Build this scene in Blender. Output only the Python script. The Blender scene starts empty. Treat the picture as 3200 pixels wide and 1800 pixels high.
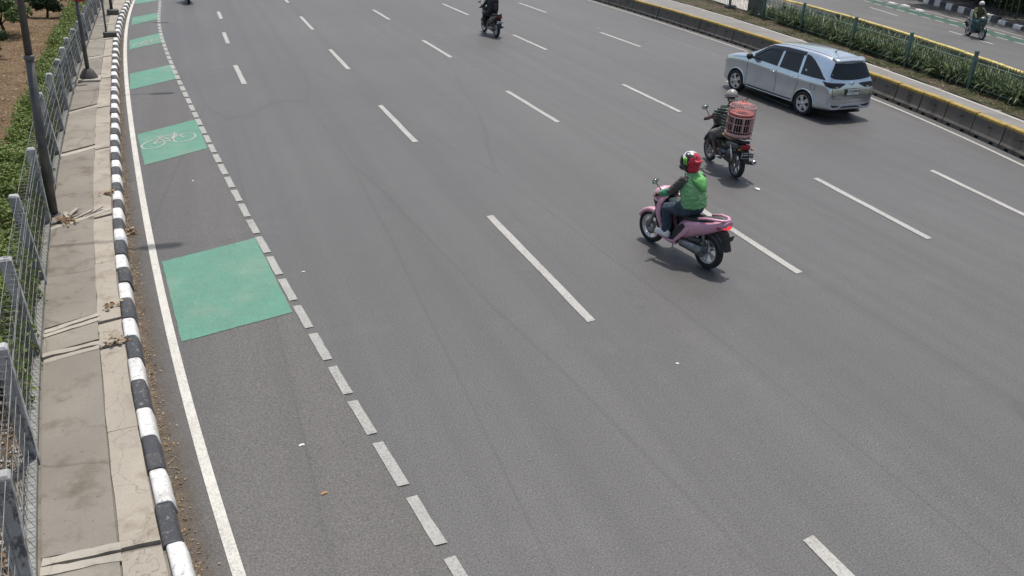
import bpy, bmesh, math, random
import numpy as np
from mathutils import Vector, Matrix, Euler
from mathutils.bvhtree import BVHTree
random.seed(7); np.random.seed(7)
scene = bpy.context.scene
R = math.radians
# ------------------------------------------------------------------ camera, sky, sun, exposure
cam_data = bpy.data.cameras.new('camera')
cam_data.sensor_width = 36.0
cam_data.lens = 30.553
cam_data.clip_start = 0.1
cam_data.clip_end = 2000
camera = bpy.data.objects.new('camera', cam_data)
scene.collection.objects.link(camera)
camera.matrix_world = Matrix.Translation((0, 0, 5.389)) @ Matrix.Rotation(-0.36, 4, 'Z') @ Matrix.Rotation(math.pi/2 - 0.436, 4, 'X') @ Matrix.Rotation(0.034, 4, 'Z')
scene.camera = camera
SUN_EL, SUN_AZ = R(72), R(30)          # azimuth clockwise from +Y (the road direction)
world = bpy.data.worlds.new('World'); scene.world = world; world.use_nodes = True
wn = world.node_tree.nodes; wl = world.node_tree.links
sky = wn.new('ShaderNodeTexSky'); sky.sky_type = 'NISHITA'; sky.sun_disc = False
sky.sun_elevation = SUN_EL; sky.sun_rotation = SUN_AZ; sky.air_density = 1.3; sky.dust_density = 4.0; sky.ozone_density = 1.0
wl.new(sky.outputs[0], wn['Background'].inputs[0]); wn['Background'].inputs[1].default_value = 0.12
sun_data = bpy.data.lights.new('sun', 'SUN'); sun_data.energy = 3.2; sun_data.angle = R(1.2); sun_data.color = (1.0, 0.96, 0.9)
sun = bpy.data.objects.new('sun', sun_data); scene.collection.objects.link(sun)
sd = Vector((math.sin(SUN_AZ)*math.cos(SUN_EL), math.cos(SUN_AZ)*math.cos(SUN_EL), math.sin(SUN_EL)))
sun.rotation_euler = sd.to_track_quat('Z', 'Y').to_euler()
vs = scene.view_settings
vs.view_transform = 'Standard'; vs.look = 'None'; vs.exposure = 0.18; vs.gamma = 1.0; vs.use_curve_mapping = False

# ------------------------------------------------------------------ helpers
COL = scene.collection
def obj(name, mesh, parent=None, loc=None, rot=None):
    o = bpy.data.objects.new(name, mesh); COL.objects.link(o)
    if parent is not None: o.parent = parent
    if loc is not None: o.location = loc
    if rot is not None: o.rotation_euler = rot
    return o
def empty(name, loc=(0, 0, 0), rz=0.0, parent=None):
    o = obj(name, None, parent, loc, (0, 0, rz)); o.empty_display_size = 0.2
    return o
def tag(o, label=None, cat=None, group=None, kind=None):
    if label: o['label'] = label
    if cat: o['category'] = cat
    if group: o['group'] = group
    if kind: o['kind'] = kind
    return o
def ordinal(n):
    return ['first', 'second', 'third', 'fourth', 'fifth', 'sixth', 'seventh', 'eighth', 'ninth', 'tenth', 'eleventh', 'twelfth', 'thirteenth',
            'fourteenth', 'fifteenth', 'sixteenth', 'seventeenth', 'eighteenth', 'nineteenth', 'twentieth', 'twenty-first', 'twenty-second',
            'twenty-third', 'twenty-fourth', 'twenty-fifth', 'twenty-sixth', 'twenty-seventh', 'twenty-eighth', 'twenty-ninth', 'thirtieth'][n]

class MB:
    """collects simple shapes into one mesh"""
    def __init__(s): s.v = []; s.f = []; s.sm = []
    def add(s, verts, faces, smooth=False, mtx=None):
        n = len(s.v)
        for p in verts:
            p = Vector(p)
            if mtx is not None: p = mtx @ p
            s.v.append(tuple(p))
        for f in faces: s.f.append(tuple(i + n for i in f)); s.sm.append(smooth)
        return s
    def box(s, c, size, mtx=None, taper=1.0):
        x, y, z = [q / 2 for q in size]
        v = [(-x, -y, -z), (x, -y, -z), (x, y, -z), (-x, y, -z), (-x*taper, -y*taper, z), (x*taper, -y*taper, z), (x*taper, y*taper, z), (-x*taper, y*taper, z)]
        m = Matrix.Translation(c)
        if mtx is not None: m = m @ mtx
        return s.add(v, [(3, 2, 1, 0), (4, 5, 6, 7), (0, 1, 5, 4), (1, 2, 6, 5), (2, 3, 7, 6), (3, 0, 4, 7)], False, m)
    def tube(s, pts, rad, seg=8, cap=True, flat=1.0, smooth=True):
        pts = [Vector(p) for p in pts]
        if not hasattr(rad, '__len__'): rad = [rad] * len(pts)
        rings = []; up = None
        for i, p in enumerate(pts):
            t = (pts[min(i+1, len(pts)-1)] - pts[max(i-1, 0)]).normalized()
            if up is None:
                up = Vector((0, 0, 1)) if abs(t.z) < 0.9 else Vector((0, 1, 0))
            a = t.cross(up).normalized(); b = a.cross(t).normalized(); up = b
            rings.append([p + a*math.cos(2*math.pi*k/seg)*rad[i] + b*math.sin(2*math.pi*k/seg)*rad[i]*flat for k in range(seg)])
        return s.loft(rings, True, cap, smooth)
    def loft(s, rings, closed=True, cap=True, smooth=True):
        n = len(rings[0]); v = [p for r in rings for p in r]; f = []
        for i in range(len(rings)-1):
            for k in range(n if closed else n-1):
                f.append((i*n+k, i*n+(k+1) % n, (i+1)*n+(k+1) % n, (i+1)*n+k))
        s.add(v, f, smooth)
        if cap:
            m = len(s.v) - len(v)
            s.f.append(tuple(m+k for k in reversed(range(n)))); s.sm.append(False)
            s.f.append(tuple(m+(len(rings)-1)*n+k for k in range(n))); s.sm.append(False)
        return s
    def lathe(s, prof, seg=24, mtx=None, closed=False, smooth=True):
        """prof = [(radius, height along local Z)]"""
        v = []; f = []; n = len(prof)
        for k in range(seg):
            a = 2*math.pi*k/seg
            for r, z in prof: v.append((r*math.cos(a), r*math.sin(a), z))
        for k in range(seg):
            for i in range(n if closed else n-1):
                j = (i+1) % n
                f.append((k*n+i, ((k+1) % seg)*n+i, ((k+1) % seg)*n+j, k*n+j))
        return s.add(v, f, smooth, mtx)
    def sphere(s, c, r, seg=16, rings=10, mtx=None):
        rx, ry, rz = r if hasattr(r, '__len__') else (r, r, r)
        v = []; f = []
        for i in range(rings+1):
            th = math.pi*i/rings
            for k in range(seg):
                a = 2*math.pi*k/seg
                v.append((rx*math.sin(th)*math.cos(a), ry*math.sin(th)*math.sin(a), rz*math.cos(th)))
        for i in range(rings):
            for k in range(seg): f.append((i*seg+k, (i+1)*seg+k, (i+1)*seg+(k+1) % seg, i*seg+(k+1) % seg))
        m = Matrix.Translation(c)
        if mtx is not None: m = m @ mtx
        return s.add(v, f, True, m)
    def prism(s, poly, w, axis='Y', c=0.0, smooth=False):
        """closed outline (a,b) extruded by +-w/2; axis Y: outline in XZ"""
        n = len(poly)
        def P(a, b, t): return (a, t, b) if axis == 'Y' else ((t, a, b) if axis == 'X' else (a, b, t))
        v = [P(a, b, c-w/2) for a, b in poly] + [P(a, b, c+w/2) for a, b in poly]
        f = [tuple(range(n)), tuple(reversed(range(n, 2*n)))] + [(i, i+n, (i+1) % n + n, (i+1) % n) for i in range(n)]
        return s.add(v, f, smooth)
    def mesh(s, name, mats, fixn=True):
        me = bpy.data.meshes.new(name); me.from_pydata(s.v, [], s.f)
        me.polygons.foreach_set('use_smooth', s.sm)
        if fixn:
            bm = bmesh.new(); bm.from_mesh(me); bmesh.ops.remove_doubles(bm, verts=bm.verts, dist=1e-5)
            bmesh.ops.recalc_face_normals(bm, faces=bm.faces); bm.to_mesh(me); bm.free()
        for m in (mats if isinstance(mats, (list, tuple)) else [mats]): me.materials.append(m)
        return me
    def build(s, name, mats, parent=None, loc=None, rot=None, bevel=0.0, subsurf=0, fixn=True):
        me = s.mesh(name, mats, fixn)
        if bevel: bevel_mesh(me, bevel)
        o = obj(name, me, parent, loc, rot)
        if subsurf:
            m = o.modifiers.new('subdivision', 'SUBSURF'); m.levels = subsurf; m.render_levels = subsurf
        return o
def bevel_mesh(me, w, seg=2, angle=0.5):
    bm = bmesh.new(); bm.from_mesh(me)
    es = [e for e in bm.edges if len(e.link_faces) == 2 and e.calc_face_angle(0) > angle]
    bmesh.ops.bevel(bm, geom=es, offset=w, segments=seg, affect='EDGES', profile=0.5, clamp_overlap=True)
    for f in bm.faces: f.smooth = True
    bm.to_mesh(me); bm.free()
def fast_mesh(name, V, F, mats, smooth=False):
    """numpy quads or triangles"""
    V = np.asarray(V, np.float32); F = np.asarray(F, np.int32); k = F.shape[1]
    me = bpy.data.meshes.new(name); me.vertices.add(len(V)); me.vertices.foreach_set('co', V.ravel())
    me.loops.add(F.size); me.loops.foreach_set('vertex_index', F.ravel())
    me.polygons.add(len(F)); me.polygons.foreach_set('loop_start', np.arange(0, F.size, k, dtype=np.int32))
    me.polygons.foreach_set('use_smooth', np.full(len(F), smooth))
    me.update(calc_edges=True)
    for m in (mats if isinstance(mats, (list, tuple)) else [mats]): me.materials.append(m)
    return me

# ------------------------------------------------------------------ materials (all procedural)
class NT:
    def __init__(s, name):
        s.m = bpy.data.materials.new(name); s.m.use_nodes = True
        s.n = s.m.node_tree.nodes; s.l = s.m.node_tree.links; s.b = s.n['Principled BSDF']
    def new(s, t, **kw):
        x = s.n.new(t)
        for k, v in kw.items(): setattr(x, k, v)
        return x
    def link(s, a, b): s.l.new(a, b)
    def coord(s, space='world', scale=(1, 1, 1)):
        src = s.new('ShaderNodeNewGeometry').outputs['Position'] if space == 'world' else s.new('ShaderNodeTexCoord').outputs['Object']
        mp = s.new('ShaderNodeMapping'); mp.inputs['Scale'].default_value = scale; s.link(src, mp.inputs[0]); return mp.outputs[0]
    def noise(s, co, scale, detail=3, rough=.55, lo=.3, hi=.7, dist=0.0):
        t = s.new('ShaderNodeTexNoise'); t.inputs['Scale'].default_value = scale; t.inputs['Detail'].default_value = detail
        t.inputs['Roughness'].default_value = rough; t.inputs['Distortion'].default_value = dist; s.link(co, t.inputs['Vector'])
        r = s.new('ShaderNodeMapRange'); r.inputs[1].default_value = lo; r.inputs[2].default_value = hi; s.link(t.outputs[0], r.inputs[0])
        return r.outputs[0]
    def cracks(s, co, scale, width=.02, dist=.4):
        nz = s.new('ShaderNodeTexNoise'); nz.inputs['Scale'].default_value = scale*2.2; nz.inputs['Detail'].default_value = 4; s.link(co, nz.inputs['Vector'])
        mx = s.new('ShaderNodeVectorMath', operation='MULTIPLY_ADD'); mx.inputs[1].default_value = (dist, dist, dist); s.link(nz.outputs['Color'], mx.inputs[0]); s.link(co, mx.inputs[2])
        v = s.new('ShaderNodeTexVoronoi', feature='DISTANCE_TO_EDGE'); v.inputs['Scale'].default_value = scale; s.link(mx.outputs[0], v.inputs['Vector'])
        r = s.new('ShaderNodeMapRange'); r.inputs[1].default_value = 0; r.inputs[2].default_value = width; r.inputs[3].default_value = 1; r.inputs[4].default_value = 0
        s.link(v.outputs[0], r.inputs[0]); return r.outputs[0]
    def mix(s, f, a, b, blend='MIX'):
        x = s.new('ShaderNodeMix', data_type='RGBA', blend_type=blend)
        for src, i in ((f, 0), (a, 6), (b, 7)):
            if isinstance(src, (int, float)): x.inputs[i].default_value = src
            elif isinstance(src, (tuple, list)): x.inputs[i].default_value = (*src[:3], 1)
            else: s.link(src, x.inputs[i])
        return x.outputs[2]
    def mul(s, a, b, op='MULTIPLY'):
        x = s.new('ShaderNodeMath', operation=op)
        for src, i in ((a, 0), (b, 1)):
            if isinstance(src, (int, float)): x.inputs[i].default_value = src
            else: s.link(src, x.inputs[i])
        return x.outputs[0]
    def bump(s, h, strength=.3, dist=.01):
        b = s.new('ShaderNodeBump'); b.inputs['Strength'].default_value = strength; b.inputs['Distance'].default_value = dist
        s.link(h, b.inputs['Height']); s.link(b.outputs[0], s.b.inputs['Normal'])
    def done(s, col=None, rough=.8, metal=0.0, spec=.5):
        if col is not None:
            if isinstance(col, (tuple, list)): s.b.inputs['Base Color'].default_value = (*col[:3], 1)
            else: s.link(col, s.b.inputs['Base Color'])
        if isinstance(rough, (int, float)): s.b.inputs['Roughness'].default_value = rough
        else: s.link(rough, s.b.inputs['Roughness'])
        s.b.inputs['Metallic'].default_value = metal; s.b.inputs['Specular IOR Level'].default_value = spec
        return s.m
def sc(c, k): return tuple(min(1, q*k) for q in c)
def pmat(name, col, rough=.7, metal=0.0, var=.15, scale=6, bump=0.0, bscale=60, space='object', spec=.5, dirt=None, dirt_amt=.5, dscale=3):
    t = NT(name); co = t.coord(space); n = t.noise(co, scale, 4)
    c = t.mix(n, sc(col, 1-var), sc(col, 1+var))
    if dirt is not None:
        d = t.noise(co, dscale, 6, .65, .48, .66); c = t.mix(t.mul(d, dirt_amt), c, dirt)
    if bump: t.bump(t.noise(co, bscale, 3), bump, .01)
    return t.done(c, rough, metal, spec)
def asphalt(name, tint):
    t = NT(name); co = t.coord()
    big = t.noise(co, .16, 3, .5, .3, .7); stk = t.noise(t.coord('world', (1.1, .035, 1)), 1.0, 3, .5, .32, .68)
    med = t.noise(co, 2.2, 4, .6, .3, .7)
    c = t.mix(big, sc(tint, .86), sc(tint, 1.14)); c = t.mix(t.mul(stk, .5), c, sc(tint, .72)); c = t.mix(t.mul(med, .22), c, sc(tint, 1.2))
    trk = t.noise(t.coord('world', (2.6, .018, 1)), 1.0, 2, .5, .42, .66); c = t.mix(t.mul(trk, .38), c, sc(tint, .66))
    ptc = t.noise(co, .55, 5, .7, .56, .72); c = t.mix(t.mul(ptc, .28), c, sc(tint, 1.35)); oil = t.noise(t.coord('world', (1.6, .5, 1)), 1.3, 5, .65, .66, .74); c = t.mix(t.mul(oil, .45), c, sc(tint, .5))
    sm = t.cracks(t.coord('world', (1, .10, 1)), .28, .006, .35); c = t.mix(t.mul(sm, .35), c, sc(tint, .45))
    g1 = t.noise(co, 55, 2, .7, .36, .64); c = t.mix(g1, t.mix(1.0, c, (.58, .58, .58), 'MULTIPLY'), t.mix(1.0, c, (1.45, 1.44, 1.42), 'MULTIPLY'))
    dk = t.noise(co, 28, 2, .6, .62, .70); c = t.mix(t.mul(dk, .75), c, sc(tint, .32))
    lt = t.noise(t.coord('world', (1, 1, 1.3)), 38, 1, .5, .70, .76); c = t.mix(t.mul(lt, .35), c, (.30, .295, .285))
    t.bump(t.noise(co, 75, 3, .7), .35, .006)
    return t.done(c, t.mix(big, (.52,)*3, (.66,)*3), 0, .6)
M_ASPH = asphalt('asphalt', (.078, .0770, .0765))
M_ASPH_BIKE = asphalt('bike_lane_asphalt', (.080, .0755, .0715))
M_ASPH_OPP = asphalt('opposite_asphalt', (.086, .087, .088))
def paint(name, col, wear=.35, under=(.12, .115, .11), scale=30):
    t = NT(name); co = t.coord(); n = t.noise(co, 3, 4, .6, .3, .7); c = t.mix(n, sc(col, .92), sc(col, 1.06))
    big = t.noise(t.coord('world', (1, .35, 1)), 1.7, 5, .7, .35, .7); w = t.noise(co, scale*1.6, 3, .75, .46, .62); c = t.mix(t.mul(w, t.mul(t.mul(big, .8), .45, 'ADD')), c, t.mix(wear, c, under))
    d = t.noise(co, 1.1, 5, .6, .5, .75); c = t.mix(t.mul(d, .3), c, (.3, .27, .23))
    return t.done(c, .75, 0, .4)
M_WHITE = paint('white_road_paint', (.40, .395, .37), .75)
M_EDGE = paint('cream_edge_paint', (.54, .525, .47), .55)
M_BLOCKP = paint('grey_block_paint', (.34, .34, .315), .75)
M_GREEN = paint('green_lane_paint', (.09, .245, .175), .7, (.10, .12, .105), 26)
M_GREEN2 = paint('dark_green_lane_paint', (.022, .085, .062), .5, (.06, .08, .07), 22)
def concrete(name, col, crack=.0, cs=.9, stain=(.16, .13, .10), st=.35, rough=.9, fine=.18):
    t = NT(name); co = t.coord(); n = t.noise(co, .9, 5, .6, .28, .72); c = t.mix(n, sc(col, .8), sc(col, 1.14))
    f = t.noise(co, 40, 3, .7, .3, .7); c = t.mix(t.mul(f, fine), c, sc(col, .55))
    d = t.noise(t.coord('world', (1, 1, .4)), 2.6, 6, .65, .52, .72); c = t.mix(t.mul(d, st), c, stain)
    p = t.noise(co, 14, 2, .6, .68, .73); c = t.mix(t.mul(p, .5), c, sc(stain, .6))
    if crack:
        k = t.cracks(co, cs, .012); c = t.mix(t.mul(k, crack), c, sc(stain, .35))
    t.bump(t.noise(co, 50, 4, .7), .25, .008)
    return t.done(c, rough, 0, .3)
M_SLAB = concrete('pavement_slab_concrete', (.222, .203, .172), .35, .45, (.105, .087, .065), .85, .9, .3)
M_SLAB2 = concrete('pavement_slab_grey', (.245, .226, .19), .3, .5, (.13, .11, .085), .65)
M_STRIP = concrete('kerbside_strip_concrete', (.345, .312, .258), .5, 1.9, (.17, .135, .095), .75, .9, .35)
M_BAND = concrete('cross_band_concrete', (.36, .335, .285), .3, 1.5, (.17, .145, .11), .6)
def kerb_mat(name, col, chip):
    t = NT(name); co = t.coord(); n = t.noise(co, 3, 5, .6, .3, .7); c = t.mix(n, sc(col, .84), sc(col, 1.08))
    k = t.noise(co, 16, 6, .75, .585, .61); c = t.mix(t.mul(k, .8), c, chip); d = t.noise(t.coord('world', (1, 1, .35)), 6, 5, .7, .5, .72); c = t.mix(t.mul(d, .4), c, (.17, .145, .115))
    sp = t.new('ShaderNodeSeparateXYZ'); t.link(t.coord(), sp.inputs[0]); lo = t.new('ShaderNodeMapRange'); lo.inputs[1].default_value = .10; lo.inputs[2].default_value = .0; t.link(sp.outputs[2], lo.inputs[0])
    g = t.noise(co, 9, 5, .7, .35, .6); c = t.mix(t.mul(lo.outputs[0], t.mul(g, .9)), c, (.16, .13, .10)); cr = t.cracks(co, 4.5, .010); c = t.mix(t.mul(cr, .35), c, (.08, .075, .07))
    t.bump(t.noise(co, 35, 5, .75), .5, .01); return t.done(c, .8, 0, .3)
M_KWHITE = kerb_mat('kerb_white_paint', (.66, .66, .645), (.28, .26, .23))
M_KBLACK = kerb_mat('kerb_black_paint', (.058, .062, .070), (.22, .21, .19))
M_POST = concrete('fence_post_concrete', (.44, .445, .44), .2, 4, (.04, .04, .04), .9, .9, .3)
def post_mat():
    t = NT('fence_post_concrete'); co = t.coord(); n = t.noise(co, 2.5, 5, .6, .3, .7); c = t.mix(n, (.36, .365, .36), (.54, .545, .54))
    d = t.noise(t.coord('world', (1, 1, .55)), 8, 6, .75, .50, .58); c = t.mix(t.mul(d, .85), c, (.055, .055, .055)); f = t.noise(co, 50, 3, .7, .4, .7); c = t.mix(t.mul(f, .35), c, (.15, .15, .15))
    lo = t.noise(t.coord('world', (1, 1, .3)), 3, 4, .6, .5, .7); c = t.mix(t.mul(lo, .5), c, (.16, .16, .15)); t.bump(t.noise(co, 40, 4, .7), .4, .01); return t.done(c, .92, 0, .3)
M_POST = post_mat()
M_PLINTH = concrete('plinth_concrete', (.27, .27, .25), .2, 3, (.08, .08, .07), .5)
M_BARR = concrete('barrier_concrete', (.145, .132, .116), .2, 2.5, (.05, .044, .037), .8, .9, .5)
M_BUS = concrete('bus_lane_concrete', (.21, .203, .188), .15, .3, (.14, .125, .105), .45, .8)
M_PALE = concrete('pale_median_concrete', (.55, .52, .47), .2, 1.2, (.3, .25, .2), .35)
def yellow():
    t = NT('yellow_barrier_paint'); co = t.coord(); n = t.noise(co, 2.5, 5, .6, .3, .7); c = t.mix(n, (.30, .20, .045), (.43, .31, .075))
    w = t.noise(co, 7, 6, .7, .48, .64); c = t.mix(t.mul(w, .8), c, (.13, .11, .09)); return t.done(c, .8, 0, .3)
M_YELLOW = yellow()
def yellow2():
    t = NT('pale_yellow_barrier_paint'); co = t.coord(); n = t.noise(co, 2.5, 5, .6, .3, .7); c = t.mix(n, (.42, .32, .09), (.6, .5, .2))
    w = t.noise(co, 6, 6, .7, .56, .68); c = t.mix(t.mul(w, .6), c, (.22, .18, .13)); return t.done(c, .8, 0, .3)
M_YELLOW2 = yellow2()
def soil(name, a, b, cgreen=None):
    t = NT(name); co = t.coord(); n = t.noise(co, 1.3, 6, .65, .3, .7); c = t.mix(n, a, b)
    f = t.noise(co, 22, 4, .75, .35, .65); c = t.mix(t.mul(f, .6), c, sc(a, .45)); l = t.noise(co, 34, 2, .6, .62, .7); c = t.mix(t.mul(l, .7), c, (.38, .31, .22))
    if cgreen: gmask = t.noise(co, .8, 5, .6, .48, .62); c = t.mix(t.mul(gmask, .65), c, cgreen)
    t.bump(t.noise(co, 18, 5, .75), .8, .04); return t.done(c, .95, 0, .2)
M_SOIL = soil('leaf_strewn_soil', (.15, .098, .055), (.27, .19, .11))
M_SOIL2 = soil('median_soil', (.075, .06, .042), (.15, .12, .08), (.05, .07, .03))
M_GROUND = soil('far_ground', (.16, .13, .09), (.22, .19, .14))
def gutter_mat():
    t = NT('gutter_dirt'); co = t.coord(); n = t.noise(co, 6, 5, .65, .3, .7); c = t.mix(n, (.12, .095, .068), (.21, .17, .125)); f = t.noise(co, 45, 3, .7, .35, .65); c = t.mix(t.mul(f, .5), c, (.05, .037, .025))
    t.done(c, .95, 0, .2); at = t.new('ShaderNodeAttribute'); at.attribute_name = 'edge'
    d = t.noise(co, 5, 7, .75, .25, .75); a = t.mul(t.mul(at.outputs['Fac'], 1.25), t.mul(t.mul(d, .75), .35, 'ADD'), 'MULTIPLY'); p = t.mul(a, a); cl = t.new('ShaderNodeClamp'); t.link(p, cl.inputs[0]); t.link(cl.outputs[0], t.b.inputs['Alpha']); return t.m
M_GUTTER = gutter_mat()
def leafmat(name, cols, rough=.55, trans=.25):
    t = NT(name); geo = t.new('ShaderNodeNewGeometry'); r = t.new('ShaderNodeValToRGB')
    e = r.color_ramp.elements
    for i, cc in enumerate(cols):
        if i < 2: e[i].position = i/(len(cols)-1); e[i].color = (*cc, 1)
    e[1].position = 1/(len(cols)-1)
    for i in range(2, len(cols)): x = e.new(i/(len(cols)-1)); x.color = (*cols[i], 1)
    t.link(geo.outputs['Random Per Island'], r.inputs[0])
    t.done(r.outputs[0], rough, 0, .4)
    if trans:
        tr = t.new('ShaderNodeBsdfTranslucent'); t.link(r.outputs[0], tr.inputs[0]); mx = t.new('ShaderNodeMixShader'); mx.inputs[0].default_value = trans
        t.link(t.b.outputs[0], mx.inputs[1]); t.link(tr.outputs[0], mx.inputs[2]); t.link(mx.outputs[0], t.n['Material Output'].inputs['Surface'])
    return t.m
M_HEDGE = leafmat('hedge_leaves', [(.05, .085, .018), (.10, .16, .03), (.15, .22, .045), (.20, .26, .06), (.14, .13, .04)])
M_BED = leafmat('strap_leaves', [(.012, .025, .009), (.03, .06, .016), (.055, .10, .026), (.10, .15, .045), (.26, .28, .13)])
M_SHRUB = leafmat('shrub_leaves', [(.035, .07, .02), (.06, .11, .03), (.09, .15, .04), (.13, .17, .06)])
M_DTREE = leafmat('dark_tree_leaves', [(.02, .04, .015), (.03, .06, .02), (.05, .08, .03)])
M_GRASS = leafmat('grass_blades', [(.05, .08, .02), (.08, .13, .03), (.13, .15, .06)])
M_LITTER = leafmat('dry_leaves', [(.10, .055, .025), (.2, .12, .06), (.30, .21, .12), (.42, .34, .23), (.14, .08, .04)], .8, 0)
M_STONES = leafmat('pale_rubble', [(.35, .33, .29), (.5, .48, .44), (.25, .22, .18)], .9, 0)
M_BARK = pmat('bark', (.10, .075, .05), .9, 0, .3, 12, .6, 30, 'world')
M_TWIG = pmat('twigs', (.09, .065, .04), .9, 0, .3, 20)
M_WIRE = pmat('galvanised_wire', (.22, .225, .22), .6, .3, .3, 8, space='world')
M_POLE = pmat('dark_lamp_pole_paint', (.085, .085, .088), .55, .2, .3, 3, .1, 20, 'world', dirt=(.17, .14, .11), dirt_amt=.5)
M_POLE2 = pmat('grey_green_pole_paint', (.13, .145, .14), .5, .2, .2, 3, .1, 20, 'world')
M_FENCE = pmat('teal_fence_paint', (.085, .16, .145), .55, .1, .3, 5, .1, 30, 'world', dirt=(.10, .09, .07), dirt_amt=.5)
M_PICKET = pmat('dull_green_picket_paint', (.085, .135, .10), .6, .1, .35, 5, .1, 30, 'world', dirt=(.12, .10, .07), dirt_amt=.5)
M_BASE = concrete('dark_base_concrete', (.11, .105, .095), .1, 3, (.05, .045, .04), .4)
M_REDSIGN = pmat('red_sign_face', (.45, .02, .03), .4)
M_WHITESIGN = pmat('white_sign_face', (.75, .75, .75), .4)
M_PAPER = pmat('white_litter', (.75, .75, .73), .8)
M_DARKCLAY = pmat('dark_debris', (.05, .04, .03), .9)
# ------------------------------------------------------------------ plan curves in metres (X across, Y along the road)
def curve(pts, deg):
    a = np.array(sorted(pts, key=lambda p: p[1])); p = np.polyfit(a[:, 1], a[:, 0], deg); y0, y1 = a[0, 1], a[-1, 1]; dp = np.polyder(p)
    def f(y):
        if y < y0: return float(np.polyval(p, y0) + np.polyval(dp, y0)*(y-y0))
        if y > y1: return float(np.polyval(p, y1) + np.polyval(dp, y1)*(y-y1)*.6)
        return float(np.polyval(p, y))
    return f
X_EDGE = curve([(-2.07, 44.96), (-2.116, 40.6), (-2.12, 36.98), (-1.95, 31.29), (-1.8, 27.41), (-1.59, 23.71), (-1.40, 20.2), (-1.29, 18.65), (-1.06, 15.38), (-.907, 13.47), (-.729, 11.17), (-.555, 9.43), (-.396, 8.0), (-.298, 7.09), (-.16, 6.05)], 5)
X_KIN = curve([(-1.87, 22.54), (-2.08, 26.2), (-2.3, 31.95), (-2.36, 38.04), (-2.32, 42.28), (-1.94, 23.3), (-1.71, 18.86), (-1.55, 16.35), (-1.43, 14.31), (-1.33, 12.71), (-1.24, 11.61), (-1.17, 10.49), (-1.05, 9.34), (-.98, 8.67), (-.89, 8.13), (-.81, 7.54), (-.74, 7.0), (-.68, 6.41), (-.62, 6.0)], 4)
X_WALK = curve([(-3.12, 38.5), (-3.09, 35.46), (-3.08, 33.14), (-2.93, 25.94), (-2.74, 22.41), (-2.67, 20.5), (-2.58, 18.65), (-2.5, 16.77), (-2.34, 14.2), (-2.2, 12.61), (-2.19, 12.12), (-2.11, 10.97), (-2.01, 9.8), (-1.99, 9.59), (-1.79, 8.0), (-1.69, 7.15), (-1.6, 6.35)], 3)
X_STRIP = curve([(-2.66, 37), (-2.62, 32.53), (-2.42, 28.32), (-2.33, 25.36), (-2.09, 21.1), (-2.05, 20.02), (-1.96, 17.86), (-1.83, 15.5), (-1.61, 12.12), (-1.52, 11.18), (-1.42, 10.07), (-1.34, 9.3), (-1.26, 8.47), (-1.17, 7.71), (-1.09, 7.05), (-1.02, 6.56)], 3)
X_BLK = curve([(-1.0, 39.9), (-.84, 35.0), (-.68, 29.9), (-.38, 25.9), (-.1, 23.46), (-.02, 22.3), (.06, 21.2), (.16, 19.61), (.23, 18.81), (.31, 18.06), (.37, 17.18), (.44, 16.34), (.53, 15.52), (.59, 14.66), (.69, 13.82), (.78, 12.93), (.85, 12.03), (.95, 11.08), (1.03, 10.2), (1.15, 9.28), (1.24, 8.45), (1.34, 7.57), (1.46, 6.6), (1.59, 5.69)], 4)
X_BAR = curve([(20.14, 37.74), (20.04, 34.71), (19.96, 31.85), (19.91, 28.34), (18.98, 20.62), (18.86, 19.65), (18.69, 18.42), (18.49, 17.3), (18.19, 16.16), (17.93, 14.99), (17.75, 14.25)], 3)
X_BUSW = curve([(24.24, 40.24), (23.92, 36.54), (23.3, 31.18), (23.1, 29.87), (22.55, 25.29), (21.84, 21.62), (21.34, 19.31), (20.72, 16.79)], 2)
X_FEN = curve([(26.05, 41.87), (25.83, 38.95), (25.5, 36.09), (24.65, 31.75), (23.89, 27.67), (23.32, 24.05), (22.6, 20.5), (22.08, 18.02)], 2)
X_BAR2 = curve([(28.2, 35.2), (27.6, 32.1), (27.1, 29.7), (26.75, 27.8), (26.15, 25.6), (25.45, 23.3), (24.95, 21.7), (24.55, 20.4)], 2)
X_OPPK = curve([(39.57, 41.02), (38.43, 38.46), (38.1, 37.24), (37.75, 35.98), (36.65, 32.98), (36.2, 31.67)], 1)
Y0, Y1 = 0.0, 62.0
def sheet(name, fl, fr, ya, yb, z, mat, parent=None, dy=.5, nx=1, zf=None):
    ys = np.arange(ya, yb+1e-6, dy); V = []; F = []
    for y in ys:
        a, b = fl(y), fr(y)
        for k in range(nx+1):
            x = a+(b-a)*k/nx; V.append((x, y, z + (zf(x, y) if zf else 0)))
    n = nx+1
    for i in range(len(ys)-1):
        for k in range(nx): F.append((i*n+k, i*n+k+1, (i+1)*n+k+1, (i+1)*n+k))
    return obj(name, fast_mesh(name, V, F, mat, zf is not None), parent)
def flat(name, poly, z, mat, parent=None):
    me = bpy.data.meshes.new(name); me.from_pydata([(x, y, z) for x, y in poly], [], [tuple(range(len(poly)))]); me.materials.append(mat)
    if me.polygons[0].normal.z < 0: me.flip_normals()
    return obj(name, me, parent)
def bumpy(amp, s):
    def f(x, y): return amp*(math.sin(x*s*1.3+y*s*.7)+math.sin(y*s*1.9-x*s*.4+1.3)*.7+math.sin(x*s*3.1+y*s*2.7)*.35)
    return f

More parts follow.
